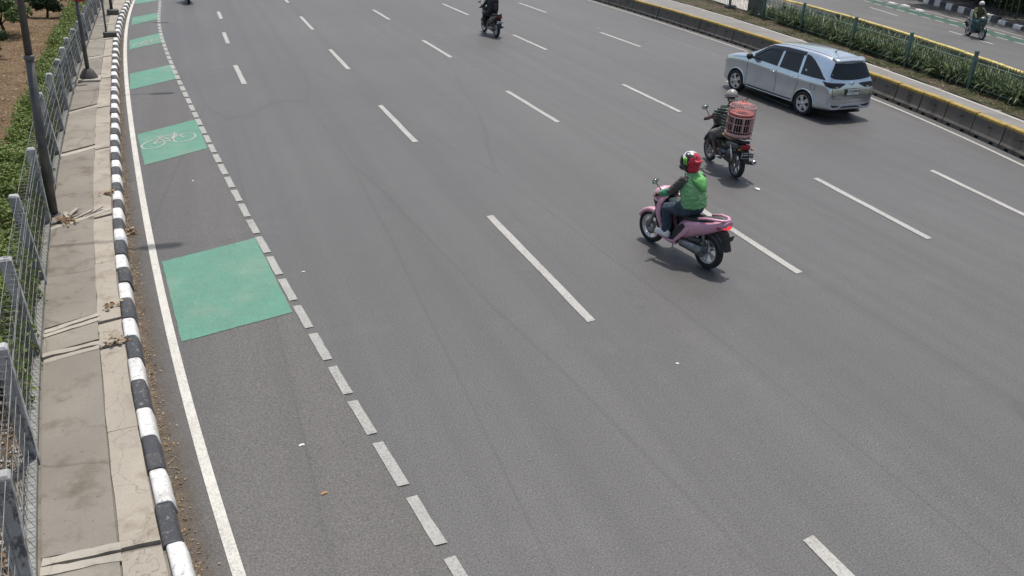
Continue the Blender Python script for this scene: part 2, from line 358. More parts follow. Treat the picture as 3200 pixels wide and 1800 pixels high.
# ------------------------------------------------------------------ ground, roads
tag(flat('ground', [(-400, -300), (500, -300), (500, 600), (-400, 600)], -.06, M_GROUND), kind='structure')
road = tag(sheet('road', lambda y: X_KIN(y)+.15, lambda y: X_BAR(y)+.5, Y0-6, 90, 0, M_ASPH, None, 1.0), kind='structure')
sheet('bike_lane', lambda y: X_KIN(y)+.16, lambda y: X_BLK(y)+.02, Y0, 70, .004, M_ASPH_BIKE, road)
gut = sheet('gutter', lambda y: X_KIN(y)+.17, lambda y: max(X_EDGE(y), X_KIN(y)+.35)+.05, 3.0, 50, .0075, M_GUTTER, road, .5, 8)
att = gut.data.attributes.new('edge', 'FLOAT', 'POINT'); att.data.foreach_set('value', np.array([1-(i % 9)/8 for i in range(len(gut.data.vertices))], np.float32))
sheet('edge_line', X_EDGE, lambda y: X_EDGE(y)+.105, Y0, 60, .010, M_EDGE, road, .3)
blocks = [23.46, 22.66, 21.96, 21.2, 20.4, 19.61, 18.81, 18.06, 17.18, 16.34, 15.52, 14.66, 13.82, 12.93, 12.03, 11.08, 10.2, 9.28, 8.45, 7.57, 6.6, 5.69, 4.75, 3.9]
blocks = [23.46+.78*k for k in range(30, 0, -1)] + blocks
for i, y in enumerate(blocks):
    p = (blocks[i]-blocks[i+1]) if i+1 < len(blocks) else .9
    ye = y-p*.80; j = lambda: random.uniform(-.005, .005)
    poly = []
    for t in np.linspace(0, 1, 5): yy = y+(ye-y)*t; poly.append((X_BLK(yy)+j(), yy+j()))
    for t in np.linspace(1, 0, 5): yy = y+(ye-y)*t; poly.append((X_BLK(yy)+.115+j(), yy+.012+j()))
    flat('block_marking', poly, .012, M_BLOCKP, road)
dashes = [[(1.37, 40.61, 1.38, 38.49), (1.28, 35.01, 1.30, 32.54), (1.27, 28.54, 1.34, 25.73)],
          [(4.79, 4.92, 4.85, .9), (4.65, 13.78, 4.685, 9.49), (4.51, 22.41, 4.55, 18.77), (4.55, 30.81, 4.56, 27.28), (4.59, 38.78, 4.6, 35.21), (4.62, 46.7, 4.62, 43.3)],
          [(8.57, 14.0, 8.52, 10.08), (8.37, 23.35, 8.44, 19.71), (8.18, 32.14, 8.25, 28.65), (8.03, 40.51, 8.1, 37.41), (7.9, 49, 7.95, 45.7), (8.5, 5.6, 8.45, 1.6)],
          [(11.94, 14.15, 11.69, 10.7), (12.12, 23.52, 12.08, 20.01), (11.99, 32.86, 12.05, 29.46), (11.76, 42.23, 11.88, 38.39), (11.2, 6, 11.0, 2.2)],
          [(14.85, 13.98, 14.43, 11.15), (15.62, 23.3, 15.45, 19.9), (15.77, 32.9, 15.83, 29.5), (15.67, 42.15, 15.75, 38.72), (13.9, 6.2, 13.5, 3)]]
for ln in dashes:
    for (xa, ya, xb, yb) in ln:
        w = .135; q = []
        for t in np.linspace(0, 1, 9): q.append((xa+(xb-xa)*t+random.uniform(-.006, .006), ya+(yb-ya)*t))
        for t in np.linspace(1, 0, 9): q.append((xa+w+(xb-xa)*t+random.uniform(-.006, .006), ya+(yb-ya)*t+.03))
        flat('lane_dash', q, .008, M_WHITE, road)
sheet('median_line', lambda y: X_BAR(y)-.36, lambda y: X_BAR(y)-.265, 8, 60, .006, M_WHITE, road)
for q in ([(-.77+.03, 13.17), (.68, 13.79), (.93, 10.90), (-.53+.03, 10.45)], [(-1.28, 20.81), (-.01, 21.93), (.16, 19.33), (-1.08, 18.37)],
          [(-1.66, 27.77), (-.49, 29.05), (-.37, 26.84), (-1.57, 25.59)], [(-1.86, 33.71), (-.80, 35.3), (-.75, 33.16), (-1.80, 31.85)], [(-1.93, 39.3), (-.97, 40.6), (-.95, 38.81), (-1.9, 37.19)], [(-1.98, 45.4), (-1.0, 46.6), (-.98, 44.6), (-1.96, 43.4)]):
    # bow the long sides a little with the lane
    e = []
    for a, b in zip(q, q[1:]+q[:1]):
        for t in np.linspace(0, 1, 28)[:-1]: e.append((a[0]+(b[0]-a[0])*t+random.gauss(0, .003), a[1]+(b[1]-a[1])*t+random.gauss(0, .004)))
    flat('green_patch', e, .010, M_GREEN, road)
def stroke(pts, w, z, mat, parent, name, closed=False):
    V = []; F = []; n = len(pts)
    for i in range(n):
        p = Vector(pts[i]); a = Vector(pts[(i-1) % n if closed else max(i-1, 0)]); b = Vector(pts[(i+1) % n if closed else min(i+1, n-1)])
        d = (b-a).normalized(); nn = Vector((-d.y, d.x))
        V += [(p.x+nn.x*w/2, p.y+nn.y*w/2, z), (p.x-nn.x*w/2, p.y-nn.y*w/2, z)]
    for i in range(n if closed else n-1): F.append((2*i, 2*i+1, 2*((i+1) % n)+1, 2*((i+1) % n)))
    return V, F
def bike_symbol(org, ex, ey, w=.035):
    """bicycle pictogram; local unit: wheelbase 1 along ex, up ey"""
    org, ex, ey = Vector(org), Vector(ex), Vector(ey); V = []; F = []
    P = lambda a, b: tuple(org+ex*a+ey*b)
    def add(pts, closed=False):
        v, f = stroke(pts, w, .0145, None, None, '', closed); n = len(V); V.extend(v); F.extend([tuple(i+n for i in q) for q in f])
    for cx in (0, 1.0): add([P(cx+.37*math.cos(a), .37*math.sin(a)) for a in np.linspace(0, 2*math.pi, 33)[:-1]], True)
    for ln in ([(0, 0), (.28, .52)], [(.28, .52), (.75, .52)], [(.30, .50), (.56, .04)], [(.56, .04), (.75, .5)], [(.70, .66), (.78, .5), (1.0, 0)], [(.56, .04), (0, 0)], [(.16, .60), (.38, .60)], [(.62, .70), (.80, .66)], [(.50, -.05), (.64, .10)]):
        add([P(*p) for p in ln])
    me = bpy.data.meshes.new('bicycle_symbol'); me.from_pydata(V, [], F); me.materials.append(M_WHITE); bmf = bmesh.new(); bmf.from_mesh(me)
    for f in bmf.faces:
        if f.normal.z < 0: f.normal_flip()
    bmf.to_mesh(me); bmf.free(); return obj('bicycle_symbol', me, road)
bike_symbol((-.93, 19.90), (.64, .42), (-.06, .86))
bike_symbol((-1.50, 32.80), (.55, .64), (-.05, .72))
tag(sheet('bus_lane', lambda y: X_BAR(y)+.2, lambda y: X_BUSW(y)+.25, Y0-6, 80, .012, M_BUS, None, 1.0), kind='structure')
bl = bpy.data.objects['bus_lane']
sheet('bus_lane_line', lambda y: X_BUSW(y)-.02, lambda y: X_BUSW(y)+.11, Y0, 70, .017, M_WHITE, bl)
tag(sheet('median_strip', lambda y: X_BUSW(y)+.14, lambda y: X_BAR2(y)+.3, Y0-6, 80, .03, M_SOIL2, None, .35, 10, lambda x, y: max(-.02, bumpy(.018, 2.3)(x, y))), kind='structure')
tag(sheet('median_paving', lambda y: X_FEN(y)+.35, lambda y: X_BAR2(y)+.2, 35.6, 70, .09, M_PALE, None, 1.0), kind='structure')
opp = tag(sheet('opposite_road', lambda y: X_BAR2(y)+.1, lambda y: X_OPPK(y)+.12, Y0-6, 90, .004, M_ASPH_OPP, None, 1.0), kind='structure')
tag(sheet('far_pavement', lambda y: X_OPPK(y)+.05, lambda y: X_OPPK(y)+30, Y0-6, 90, .12, M_BASE, None, 1.0), kind='structure')
def opp_line(y, off=0): return 33.0+off+(y-35.6)*.297 + .4
for ya, yb, x in ((38.65, 35.6, 0), (30.95, 27.6, 0), (46.5, 43.0, 0), (23.2, 20, 0)):
    X1 = lambda y: 31.02+(y-27.6)*.284
    flat('lane_dash', [(X1(ya), ya), (X1(yb), yb), (X1(yb)+.12, yb), (X1(ya)+.12, ya)], .008, M_WHITE, opp)
XG = lambda y: 32.38+(y-27.38)*.263
sheet('green_bike_lane', lambda y: XG(y)+.10, lambda y: XG(y)+.95, 10, 70, .008, M_GREEN2, opp)
for k in range(26):
    ya = 18.6+k*1.22
    for off in (0, .85):
        a, b = ya, ya+.78; flat('block_marking', [(XG(a)+off, a), (XG(a)+off+.12, a), (XG(b)+off+.12, b), (XG(b)+off, b)], .012, M_WHITE, opp)
sheet('edge_line', lambda y: XG(y)+1.45, lambda y: XG(y)+1.55, 10, 70, .010, M_WHITE, opp)

# ------------------------------------------------------------------ kerb with black and white stones
kerb = tag(empty('kerb', (X_KIN(10), 10, 0)), kind='structure')
y = 3.2; i = 0
def tangent(f, y): d = Vector((f(y+.1)-f(y-.1), .2)); return d.normalized()
ky = [3.2]
anchors = [5.83, 6.41, 7.0, 7.54, 8.13, 8.69, 9.34, 9.9, 10.47, 10.98, 11.61, 12.17, 12.71, 13.24, 13.8, 14.31, 14.82, 15.36, 15.86, 16.35, 16.83, 17.33, 17.86, 18.32, 18.86, 19.36, 19.87, 20.34, 20.87, 21.35, 21.86, 22.32, 22.8, 23.3]
bounds = [5.83-.58*k for k in range(5, 0, -1)] + anchors + [23.3+.5*k for k in range(1, 56)]
for i in range(len(bounds)-1):
    ya, yb = bounds[i]+.005, bounds[i+1]-.005
    white = (i % 2 == 1) if True else 0
    mb = MB(); rings = []; oh = random.uniform(-.012, .014); ox = random.uniform(-.012, .012)
    prof = [(0, -.05), (0, .150), (.012, .172), (.03, .178), (.10, .178), (.130, .168), (.150, .142), (.178, .02), (.182, -.05)]
    for yy in (ya, ya+.02, (ya+yb)/2, yb-.02, yb):
        e = .006 if yy in (ya, yb) else 0
        t = tangent(X_KIN, yy); nn = Vector((t.y, -t.x)); base = Vector((X_KIN(yy), yy))
        sk = .0
        rings.append([Vector((base.x+nn.x*(a+ox)+t.x*sk, base.y+nn.y*(a+ox), h+oh-(e if h > 0 else 0)))-kerb.location for a, h in prof])
    mb.loft(rings, True, True)
    mb.build('kerb_stone', M_KWHITE if white else M_KBLACK, kerb)

# ------------------------------------------------------------------ pavement: slabs, cross bands, kerbside strip
pave = tag(sheet('pavement', lambda y: X_WALK(y)-.25, lambda y: X_KIN(y)+.02, Y0, 60, .115, M_SLAB, None, .5), kind='structure')
bands = [(4.2, 0), (6.47, .02), (10.30, .34), (11.02, .5), (15.05, .95), (19.3, .9), (23.05, 1.1), (26.55, .9), (29.9, .75), (33.2, .6), (36.6, .6), (40.2, .6), (44, .6), (48, .6)]
def across(a, b, yc, skew, t):   # point on a skewed cross line between curves a and b
    xa, xb = a(yc), b(yc); xm = (xa+xb)/2; x = xa+(xb-xa)*t; return x, yc+(x-xm)*skew
def quad_slab(name, fl, fr, y0, s0, y1, s1, z0, z1, mat, parent, gap=.006, nx=3, ny=4, jag=.0):
    V = []; F = []; nn = (nx+1); rows = ny+1
    fl2 = lambda y: fl(y)+gap; fr2 = lambda y: fr(y)-gap
    mb = MB(); top = []
    for r in range(rows):
        t = r/ny; yc = y0+gap+(y1-y0-2*gap)*t; s = s0+(s1-s0)*t
        row = []
        for c in range(nn):
            x, yy = across(fl2, fr2, yc, s, c/nx)
            if jag and (r in (0, ny) or c in (0, nx)): x += random.uniform(-jag, jag); yy += random.uniform(-jag, jag)
            row.append((x, yy))
        top.append(row)
    tilt = random.uniform(-.004, .004)
    v = [(x, y, z1+tilt*(c-nx/2)) for row in top for c, (x, y) in enumerate(row)]
    f = [(r*nn+c, r*nn+c+1, (r+1)*nn+c+1, (r+1)*nn+c) for r in range(ny) for c in range(nx)]
    ring = [c for c in range(nn)] + [r*nn+nx for r in range(1, rows)] + [(rows-1)*nn+c for c in range(nx-1, -1, -1)] + [r*nn for r in range(rows-2, 0, -1)]
    b0 = len(v); v += [(v[k][0], v[k][1], z0) for k in ring]; m = len(ring)
    f += [(ring[k], b0+k, b0+(k+1) % m, ring[(k+1) % m]) for k in range(m)]
    mb.add(v, f); return mb.build(name, mat, parent)
for i in range(len(bands)-1):
    (ya, sa), (yb, sb) = bands[i], bands[i+1]; bw = .13 if ya > 9 else .11
    m = M_SLAB2 if i in (0, 2, 5, 8) else M_SLAB
    quad_slab('paving_slab', X_WALK, X_STRIP, ya+bw, sa, yb-bw, sb, .08, .150, m, pave)
    n = max(1, round((yb-ya)/2.4)); 
    for k in range(n):
        a, b = ya+bw*.3+(yb-ya-bw*.6)*k/n, ya+bw*.3+(yb-ya-bw*.6)*(k+1)/n; s = lambda t: sa+(sb-sa)*t
        quad_slab('strip_slab', lambda y: X_STRIP(y)+.008, lambda y: X_KIN(y)-.012, a, s(k/n)*.6, b, s((k+1)/n)*.6, .08, .153+random.uniform(-.003, .003), M_STRIP, pave, .006, 2, 5, .008)
    for off in ((-.075, .055) if ya < 12 else (0,)):
        w = .05 if ya < 12 else .11
        quad_slab('cross_band', X_WALK, (lambda y: X_STRIP(y)+.02) if ya < 12 else (lambda y: X_STRIP(y)+.25), ya+off-w, sa, ya+off+w, sa, .08, .1535+random.uniform(0, .006), M_BAND, pave, .004, 6, 1, .012)

# ------------------------------------------------------------------ left side: soil, fence, hedge
def zsoil(x, y): return bumpy(.03, 1.1)(x, y) + max(0, -x-6)*.04
tag(sheet('planting_soil', lambda y: X_WALK(y)-40, lambda y: X_WALK(y)-.07, Y0-2, 80, .10, M_SOIL, None, .4, 60, zsoil), kind='structure')
fence = tag(empty('concrete_post_fence', (X_WALK(10)-.08, 10, .1)), 'grey concrete post and wire mesh fence between pavement and hedge', 'fence')
post_y = [3.9, 6.0, 8.09, 10.28, 12.55, 14.88, 16.95, 18.92, 20.81, 22.8, 24.85, 26.8, 28.8, 30.8, 32.8, 34.8, 36.8, 38.9, 41, 43.1, 45.2, 47.3]
XF = lambda y: X_WALK(y)-.075
def post_h(y): return 1.33 if y < 21 else max(.95, 1.33-(y-21)*.035)
def wpt(f, base, p): return Vector(p) - base
fb = Vector(fence.location)
for k, y in enumerate(post_y):
    h = post_h(y); t = tangent(XF, y); nn = Vector((t.y, -t.x)); mb = MB(); c = Vector((XF(y), y))
    # H section: two flanges and a web, slightly tapered, with a chamfered head
    lean = random.uniform(-.09, .03)
    def blk(a0, a1, b0, b1, hh, ch):
        r = []
        for z, s in ((-.15, 1), (hh-ch, 1), (hh, .72)):
            am, bm = (a0+a1)/2, (b0+b1)/2
            r.append([Vector((c.x+nn.x*(am+(a-am)*s+lean*z)+t.x*(bm+(b-bm)*s), c.y+nn.y*(am+(a-am)*s+lean*z)+t.y*(bm+(b-bm)*s), .1+z))-fb for a, b in ((a0, b0), (a1, b0), (a1, b1), (a0, b1))])
        mb.loft(r, True, True, False)
    blk(-.062, .062, -.06, .06, h, .025)
    mb.build('post', M_POST, fence)
for k in range(len(post_y)-1):
    ya, yb = post_y[k]+.075, post_y[k+1]-.075; h = min(post_h(ya), post_h(yb))-.12; mb = MB(); n = int((yb-ya)/.13)
    L = lambda y, z, off=0: Vector((XF(y)+off, y, .1+z))-fb
    rr = .0032
    for q in range(n+1):
        y = ya+(yb-ya)*q/n
        mb.tube([L(y, .24, .0), L(y, .13, .05), L(y, .13, -.05), L(y, .24, 0), L(y, h, 0), L(y, h+.10, -.07), L(y, h+.10, .07), L(y, h, 0)], rr, 3, False)
    for z, off in [(.13, .05), (.13, -.05), (.24, 0), (h, 0), (h+.10, -.07), (h+.10, .07)] + [(.24+(h-.24)*q/5, .004) for q in range(1, 5)]:
        mb.tube([L(ya, z, off), L((ya+yb)/2, z, off), L(yb, z, off)], rr*1.25, 3, False)
    tag(mb.build('wire_mesh_panel', M_WIRE, fence, fixn=False), kind='stuff')
    mb = MB(); rg = []
    for y in np.linspace(ya, yb, 4): rg.append([Vector((XF(y)+a, y, z))-fb for a, z in ((-.05, -.05), (.05, -.05), (.045, .20), (-.045, .20))])
    mb.loft(rg, True, True, False); mb.build('plinth', M_PLINTH, fence)

def leaf_cloud(P, size, D=None, aspect=.55, cup=.15, rng=np.random):
    """leaf quads (folded in two triangles pairs) at points P with outward directions D"""
    n = len(P); N = rng.normal(size=(n, 3))*.75
    if D is not None: N += D
    N[:, 2] += .35; N /= np.linalg.norm(N, axis=1)[:, None]
    A = rng.normal(size=(n, 3)); A -= (A*N).sum(1)[:, None]*N; A /= np.linalg.norm(A, axis=1)[:, None]; Bv = np.cross(N, A)
    s = (size*(.65+.7*rng.rand(n)))[:, None]
    V = np.stack([P-A*s, P-Bv*s*aspect+N*s*cup, P+A*s, P+Bv*s*aspect+N*s*cup], 1).reshape(-1, 3)
    F = np.arange(4*n).reshape(-1, 4); return V, F
def make_hedge():
    V = []; ys = np.random.uniform(9.0, 46, 110000); ys = ys[np.random.rand(len(ys)) < np.clip(1.4-ys/40, .35, 1)]
    n = len(ys); xw = np.array([X_WALK(y) for y in ys]); x1 = xw-.20-.008*(ys-10); x0 = x1-np.clip(.64-(ys-14)*.025, .42, .64)
    h = .62+.07*np.sin(ys*1.3)+.05*np.sin(ys*3.7+1)
    side = np.random.rand(n); u = np.random.rand(n)
    X = np.where(side < .5, x0+(x1-x0)*u, np.where(side < .78, x1, x0)); Z = np.where(side < .5, h, h*u)
    D = np.zeros((n, 3)); D[:, 2] = (side < .5)*1.0; D[:, 0] = np.where(side < .5, 0, np.where(side < .78, 1, -1))
    lump = .06*np.sin(ys*5.1+X*9)+.05*np.sin(ys*11+X*4); P = np.stack([X, ys, .12+Z], 1)+D*lump[:, None]+np.random.normal(size=(n, 3))*.045
    V, F = leaf_cloud(P, np.full(n, .031), D)
    root = tag(empty('hedge', (X_WALK(20)-.7, 20, .1)), 'long clipped bright green hedge behind the concrete post fence', 'hedge')
    me = fast_mesh('leaves', V-np.array(root.location), F, M_HEDGE); tag(obj('leaves', me, root), kind='stuff')
    mb = MB()
    for k in range(150):
        y = random.uniform(9, 45); x = X_WALK(y)-.45+random.uniform(-.12, .12); b = Vector((x, y, .05))-root.location
        mb.tube([b, b+Vector((random.uniform(-.1, .1), random.uniform(-.1, .1), .3)), b+Vector((random.uniform(-.25, .25), random.uniform(-.25, .25), .58))], [.014, .011, .006], 4, False)
    tag(mb.build('stems', M_TWIG, root, fixn=False), kind='stuff')
make_hedge()
# leaf litter and rubble on the soil, gutter and pavement edges
def scatter(name, n, fx, mat, size, label, cat, zf=None):
    P = np.array([fx() for _ in range(n)]); V, F = leaf_cloud(P, np.full(n, size), np.tile([0, 0, 2.2], (n, 1)), .6, .25)
    o = obj(name, fast_mesh(name, V, F, mat)); tag(o, label, cat, None, 'stuff'); return o
def f_soil():
    y = 5+35*random.random()**1.3; x = X_WALK(y)-.1-random.random()**1.5*9; return (x, y, .125+zsoil(x, y)*1.0)
scatter('leaf_litter', 16000, f_soil, M_LITTER, .030, 'dry brown leaf litter strewn on the soil behind the fence', 'leaf litter')
def f_under():
    y = random.uniform(3.5, 14); x = X_WALK(y)-random.uniform(.1, .9); return (x, y, .13+zsoil(x, y))
scatter('rubble', 1400, f_under, M_STONES, .028, 'pale rubble chips scattered under the near end of the fence', 'rubble')
def f_gut():
    y = random.uniform(4, 34); return (X_KIN(y)+.19+abs(random.gauss(0, .055)), y, .014)
scatter('gutter_leaves', 1500, f_gut, M_LITTER, .014, 'crumbled dry leaves lying along the kerb gutter', 'leaf litter')
def pile(cx, cy, z, r, n, label):
    scatter('leaf_pile', n, lambda: (cx+random.gauss(0, r), cy+random.gauss(0, r*1.2), z+abs(random.gauss(0, .025))), M_LITTER, .032, label, 'leaves')
pile(-2.18, 14.95, .165, .08, 80, 'heap of dry leaves on the pavement at the foot of the nearest lamp post')
pile(-1.24, 14.55, .012, .06, 70, 'small heap of dry leaves in the gutter beside the kerb')
pile(-1.62, 16.2, .165, .05, 34, 'two tufts of dry leaves on the pavement strip against the kerb')
pile(-1.35, 11.45, .165, .06, 22, 'dry weeds in the broken pavement joint beside the kerb')
pile(-1.22, 10.4, .165, .07, 30, 'dry weeds along the cracked strip beside a black kerb stone')
mb = MB()
for (x, y, a, l, w) in ((-2.12, 15.3, .5, .30, .06), (-1.95, 15.15, .9, .34, .05), (-2.2, 15.2, -.3, .2, .07), (-1.8, 15.25, .75, .42, .035)):
    mb.box((x, y, .18), (w, l, .02), Matrix.Rotation(-a, 4, 'Z') @ Matrix.Rotation(.15, 4, 'X'))
tag(mb.build('broken_planks', M_BAND), 'broken pale board pieces lying on the pavement near the lamp post', 'debris')

# ------------------------------------------------------------------ street lamps and sign posts on the pavement
def lamp(x, y, z, r0, r1, H, lean, arm_to, label, base=None, sign=False):
    root = tag(empty('street_lamp', (x, y, z)), label, 'street lamp')
    mb = MB(); mb.tube([(0, 0, -.1), (lean*.55*2.6/2.6, 0, 1.3), (lean*1.3, 0, 2.6)], [r0, r0*.93, r0*.8], 12); mb.tube([(lean*1.3, 0, 2.58), (lean*2.6, 0, H)], [r1*1.15, r1*.7], 12)
    mb.build('pole', M_POLE, root)
    c = MB(); c.lathe([(r0*.83, -.04), (r0*.98, -.03), (r0*.98, .03), (r0*.83, .04)], 12, Matrix.Translation((lean*1.3, 0, 2.6)), True); c.build('collar', M_POLE2, root)
    a = MB(); xa = arm_to-x; top = Vector((lean*2.6, 0, H))
    a.tube([top-Vector((0, 0, .15)), top+Vector((.15, 0, .05)), top+Vector((xa*.5, 0, .12)), Vector((xa, 0, H+.1))], [r1*.55, .035, .03, .028], 8); a.build('arm', M_POLE, root)
    hmb = MB(); hmb.tube([(xa-.55, 0, H+.10), (xa-.4, 0, H+.13), (xa, 0, H+.12), (xa+.1, 0, H+.09)], [.05, .12, .12, .05], 10, True, .45); hmb.build('lamp_head', M_POLE2, root)
    if base == 'mound':
        b = MB(); b.lathe([(0, .27), (.10, .27), (.16, .2), (.235, .05), (.24, 0), (0, 0)], 14, Matrix.Translation((0, 0, .02))); b.build('base_mound', M_BASE, root)
        b = MB(); b.box((.03, -.05, .0), (.56, .62, .09)); b.build('base_plinth', M_BAND, root, bevel=.012)
    elif base == 'block':
        b = MB(); b.box((.05, -.1, .07), (.42, .5, .24)); b.build('base_block', M_BASE, root, bevel=.01)
    elif base == 'foot':
        b = MB(); b.lathe([(0, .05), (r0*1.5, .05), (r0*1.7, 0), (0, 0)], 14); b.build('base_collar', M_BASE, root)
    return root
lamp(-2.42, 15.35, .12, .078, .050, 5.2, .085, .35, 'nearest dark lamp post, leaning, beside the fence and a leaf heap', 'foot')
l2 = lamp(-2.62, 26.45, .16, .055, .045, 5.0, .02, .3, 'lamp post on a rounded concrete mound, carrying a red round sign', 'mound')
sgn = tag(empty('round_sign', (-2.52, 26.36, 2.50)), 'round red and white traffic sign fixed to the lamp post', 'sign')
mb = MB(); mb.lathe([(0, -.012), (.30, -.012), (.30, .012), (0, .012)], 28, Matrix.Rotation(R(90), 4, 'X')); mb.build('sign_plate', M_REDSIGN, sgn)
mb = MB(); mb.lathe([(0, .0), (.225, .0), (.225, .004), (0, .004)], 28, Matrix.Translation((0, -.0135, 0)) @ Matrix.Rotation(R(90), 4, 'X')); mb.build('sign_face', M_WHITESIGN, sgn)
mb = MB(); mb.box((-.05, .05, 0), (.06, .08, .1)); mb.build('bracket', M_POLE2, sgn)
root = tag(empty('sign_post', (-2.56, 33.72, .15)), 'thin grey green sign post on a small dark concrete block', 'sign post')
mb = MB(); mb.tube([(0, 0, 0), (.03, 0, 1.2), (.05, 0, 2.6)], [.032, .032, .03], 8); mb.build('pole', M_POLE2, root)
mb = MB(); mb.box((.12, -.1, .07), (.42, .34, .2)); mb.build('base_block', M_BASE, root, bevel=.01)
lamp(-2.66, 39.3, .15, .06, .05, 5.0, .06, .2, 'farthest lamp post on a dark square concrete block by the kerb', 'block')

# ------------------------------------------------------------------ barriers
def make_barrier(f, ya, yb, h, w, mats, label, group, flip=False, seedv=0):
    yc = (ya+yb)/2; o = Vector((f(yc), yc, 0)); root = tag(empty('concrete_barrier', o), label, 'barrier', group)
    rnd = random.Random(seedv); dx = rnd.uniform(-.012, .012); dz = rnd.uniform(-.008, .008)
    sg = -1 if flip else 1
    zt = h-.075
    prof = [(0, -.02), (0, .10), (.035, .16), (.075, .36), (.085, zt), (w-.085, zt), (w-.075, .36), (w-.035, .16), (w, .10), (w, -.02)]
    # feet: two scuppers cut into the lower edge
    mb = MB(); L = yb-ya-.036; y0 = ya+.018
    cuts = [0, .16, .18, .30, .32, .68, .70, .82, .84, 1.0]; lift = [0, 0, .07, .07, 0, 0, .07, .07, 0, 0]; rings = []
    for t, l in zip(cuts, lift):
        yy = y0+L*t; rings.append([Vector((f(yy)+a*sg+dx, yy, max(z, l-.0) if k in (0, 9) else max(z, l+.015) + (dz if z > .2 else 0)))-o for k, (a, z) in enumerate(prof)])
    mb.loft(rings, True, True, False); mb.build('block', mats[0], root)
    c = MB(); rg = []
    for t in (0, .015, .5, .985, 1):
        yy = y0+L*t; e = .008 if t in (0, 1) else 0
        rg.append([Vector((f(yy)+a*sg+dx, yy, z+dz))-o for a, z in ((.080+e, zt+.002), (.084+e, h-.02), (.10+e, h-e), (w-.10-e, h-e), (w-.084-e, h-.02), (w-.08-e, zt+.002))])
    c.loft(rg, True, True, False); c.build('yellow_cap', mats[1], root)
    s = MB(); yy = ya+(yb-ya)*.42; s.box(Vector((f(yy)+sg*.079+dx, yy, .36))-o, (.03, .16, .035)); s.build('lifting_slot', M_DARKCLAY, root)
    return root
ys = [9.4+1.17*k for k in range(0, 9)]
ys = [10.4, 11.55, 12.72, 13.88, 15.05, 16.22, 17.38, 18.5, 19.65, 20.8, 21.98, 23.2, 24.45, 25.7, 27.0, 28.3, 29.65, 31.0, 32.35, 33.5, 34.75, 36.04, 37.3, 38.6, 39.9, 41.2, 42.5, 43.8, 45.1, 46.4]
for k in range(len(ys)-1):
    make_barrier(X_BAR, ys[k], ys[k+1], .56, .34, (M_BARR, M_YELLOW), 'grey concrete barrier with yellow top beside the bus lane, %s from the right end' % ordinal(k), 'barriers beside the bus lane', False, k)
ys2 = [16.5+1.19*k for k in range(26)]
for k in range(len(ys2)-1):
    make_barrier(X_BAR2, ys2[k], ys2[k+1], .56, .34, (M_PALE if ys2[k] > 33 else M_BARR, M_YELLOW2), 'yellow topped barrier behind the planted bed, %s from the right end' % ordinal(k), 'barriers along the opposite road', True, 100+k)

# ------------------------------------------------------------------ median fence: posts, rails, pickets
mf = tag(empty('median_fence', (X_FEN(26), 26, .05)), 'green metal picket fence in front of the planted median bed', 'fence')
mo = Vector(mf.location)
fy = [13.6, 17.1, 20.57, 24.05, 27.67, 31.75, 35.3, 38.9, 42.6, 46.4]
pk = MB(); pk.box((0, 0, .45), (.016, .016, .92)); pk.add([(-.012, -.012, .91), (.012, -.012, .91), (.012, .012, .91), (-.012, .012, .91), (0, 0, .965)], [(0, 1, 4), (1, 2, 4), (2, 3, 4), (3, 0, 4)])
pk_me = pk.mesh('picket', M_PICKET)
for k, y in enumerate(fy):
    mb = MB(); c = Vector((X_FEN(y), y, 0))-mo; h = 1.18 if y < 33 else 1.35; ww = .10
    mb.box(c+Vector((0, 0, h/2)), (ww, ww*.9, h)); mb.build('post', M_FENCE, mf, bevel=.008)
    mb = MB(); mb.box(c+Vector((0, 0, h+.012)), (.125, .12, .03), None, .6); mb.build('post_cap', M_FENCE, mf)
    if 38 < y < 40: mb = MB(); mb.box(c+Vector((0, -.05, .05)), (.42, .42, .3)); mb.build('post_footing', M_BASE, mf, bevel=.015)
for k in range(len(fy)-1):
    ya, yb = fy[k]+.06, fy[k+1]-.06
    for z in (.16, .86):
        mb = MB(); mb.tube([Vector((X_FEN(y), y, z))-mo for y in np.linspace(ya, yb, 4)], .018, 4, True, 1, False); mb.build('rail', M_PICKET, mf)
    n = int((yb-ya)/.125)
    for q in range(1, n):
        y = ya+(yb-ya)*q/n
        if random.random() < .02 and y < 34: continue
        o = obj('picket', pk_me, mf, Vector((X_FEN(y)+.02, y, .05))-mo, (random.uniform(-.03, .03), random.uniform(-.02, .02), 0))
gp = tag(empty('sheet_metal_panel', (X_FEN(36.2)+.12, 36.4, .05)), 'grey ribbed metal sheet panel standing against the picket fence', 'panel')
for q in range(13):
    y = -.85+q*.13; mb = MB(); mb.box((X_FEN(36.4+y)-X_FEN(36.4)+.02, y, .62), (.025, .085, 1.15)); mb.build('slat', M_POLE2, gp)
mb = MB(); mb.box((.04, -.05, .3), (.02, 1.75, .06), Matrix.Rotation(-.2, 4, 'Z')); mb.box((.04, -.05, 1.0), (.02, 1.75, .06), Matrix.Rotation(-.2, 4, 'Z')); mb.build('rail', M_POLE2, gp)

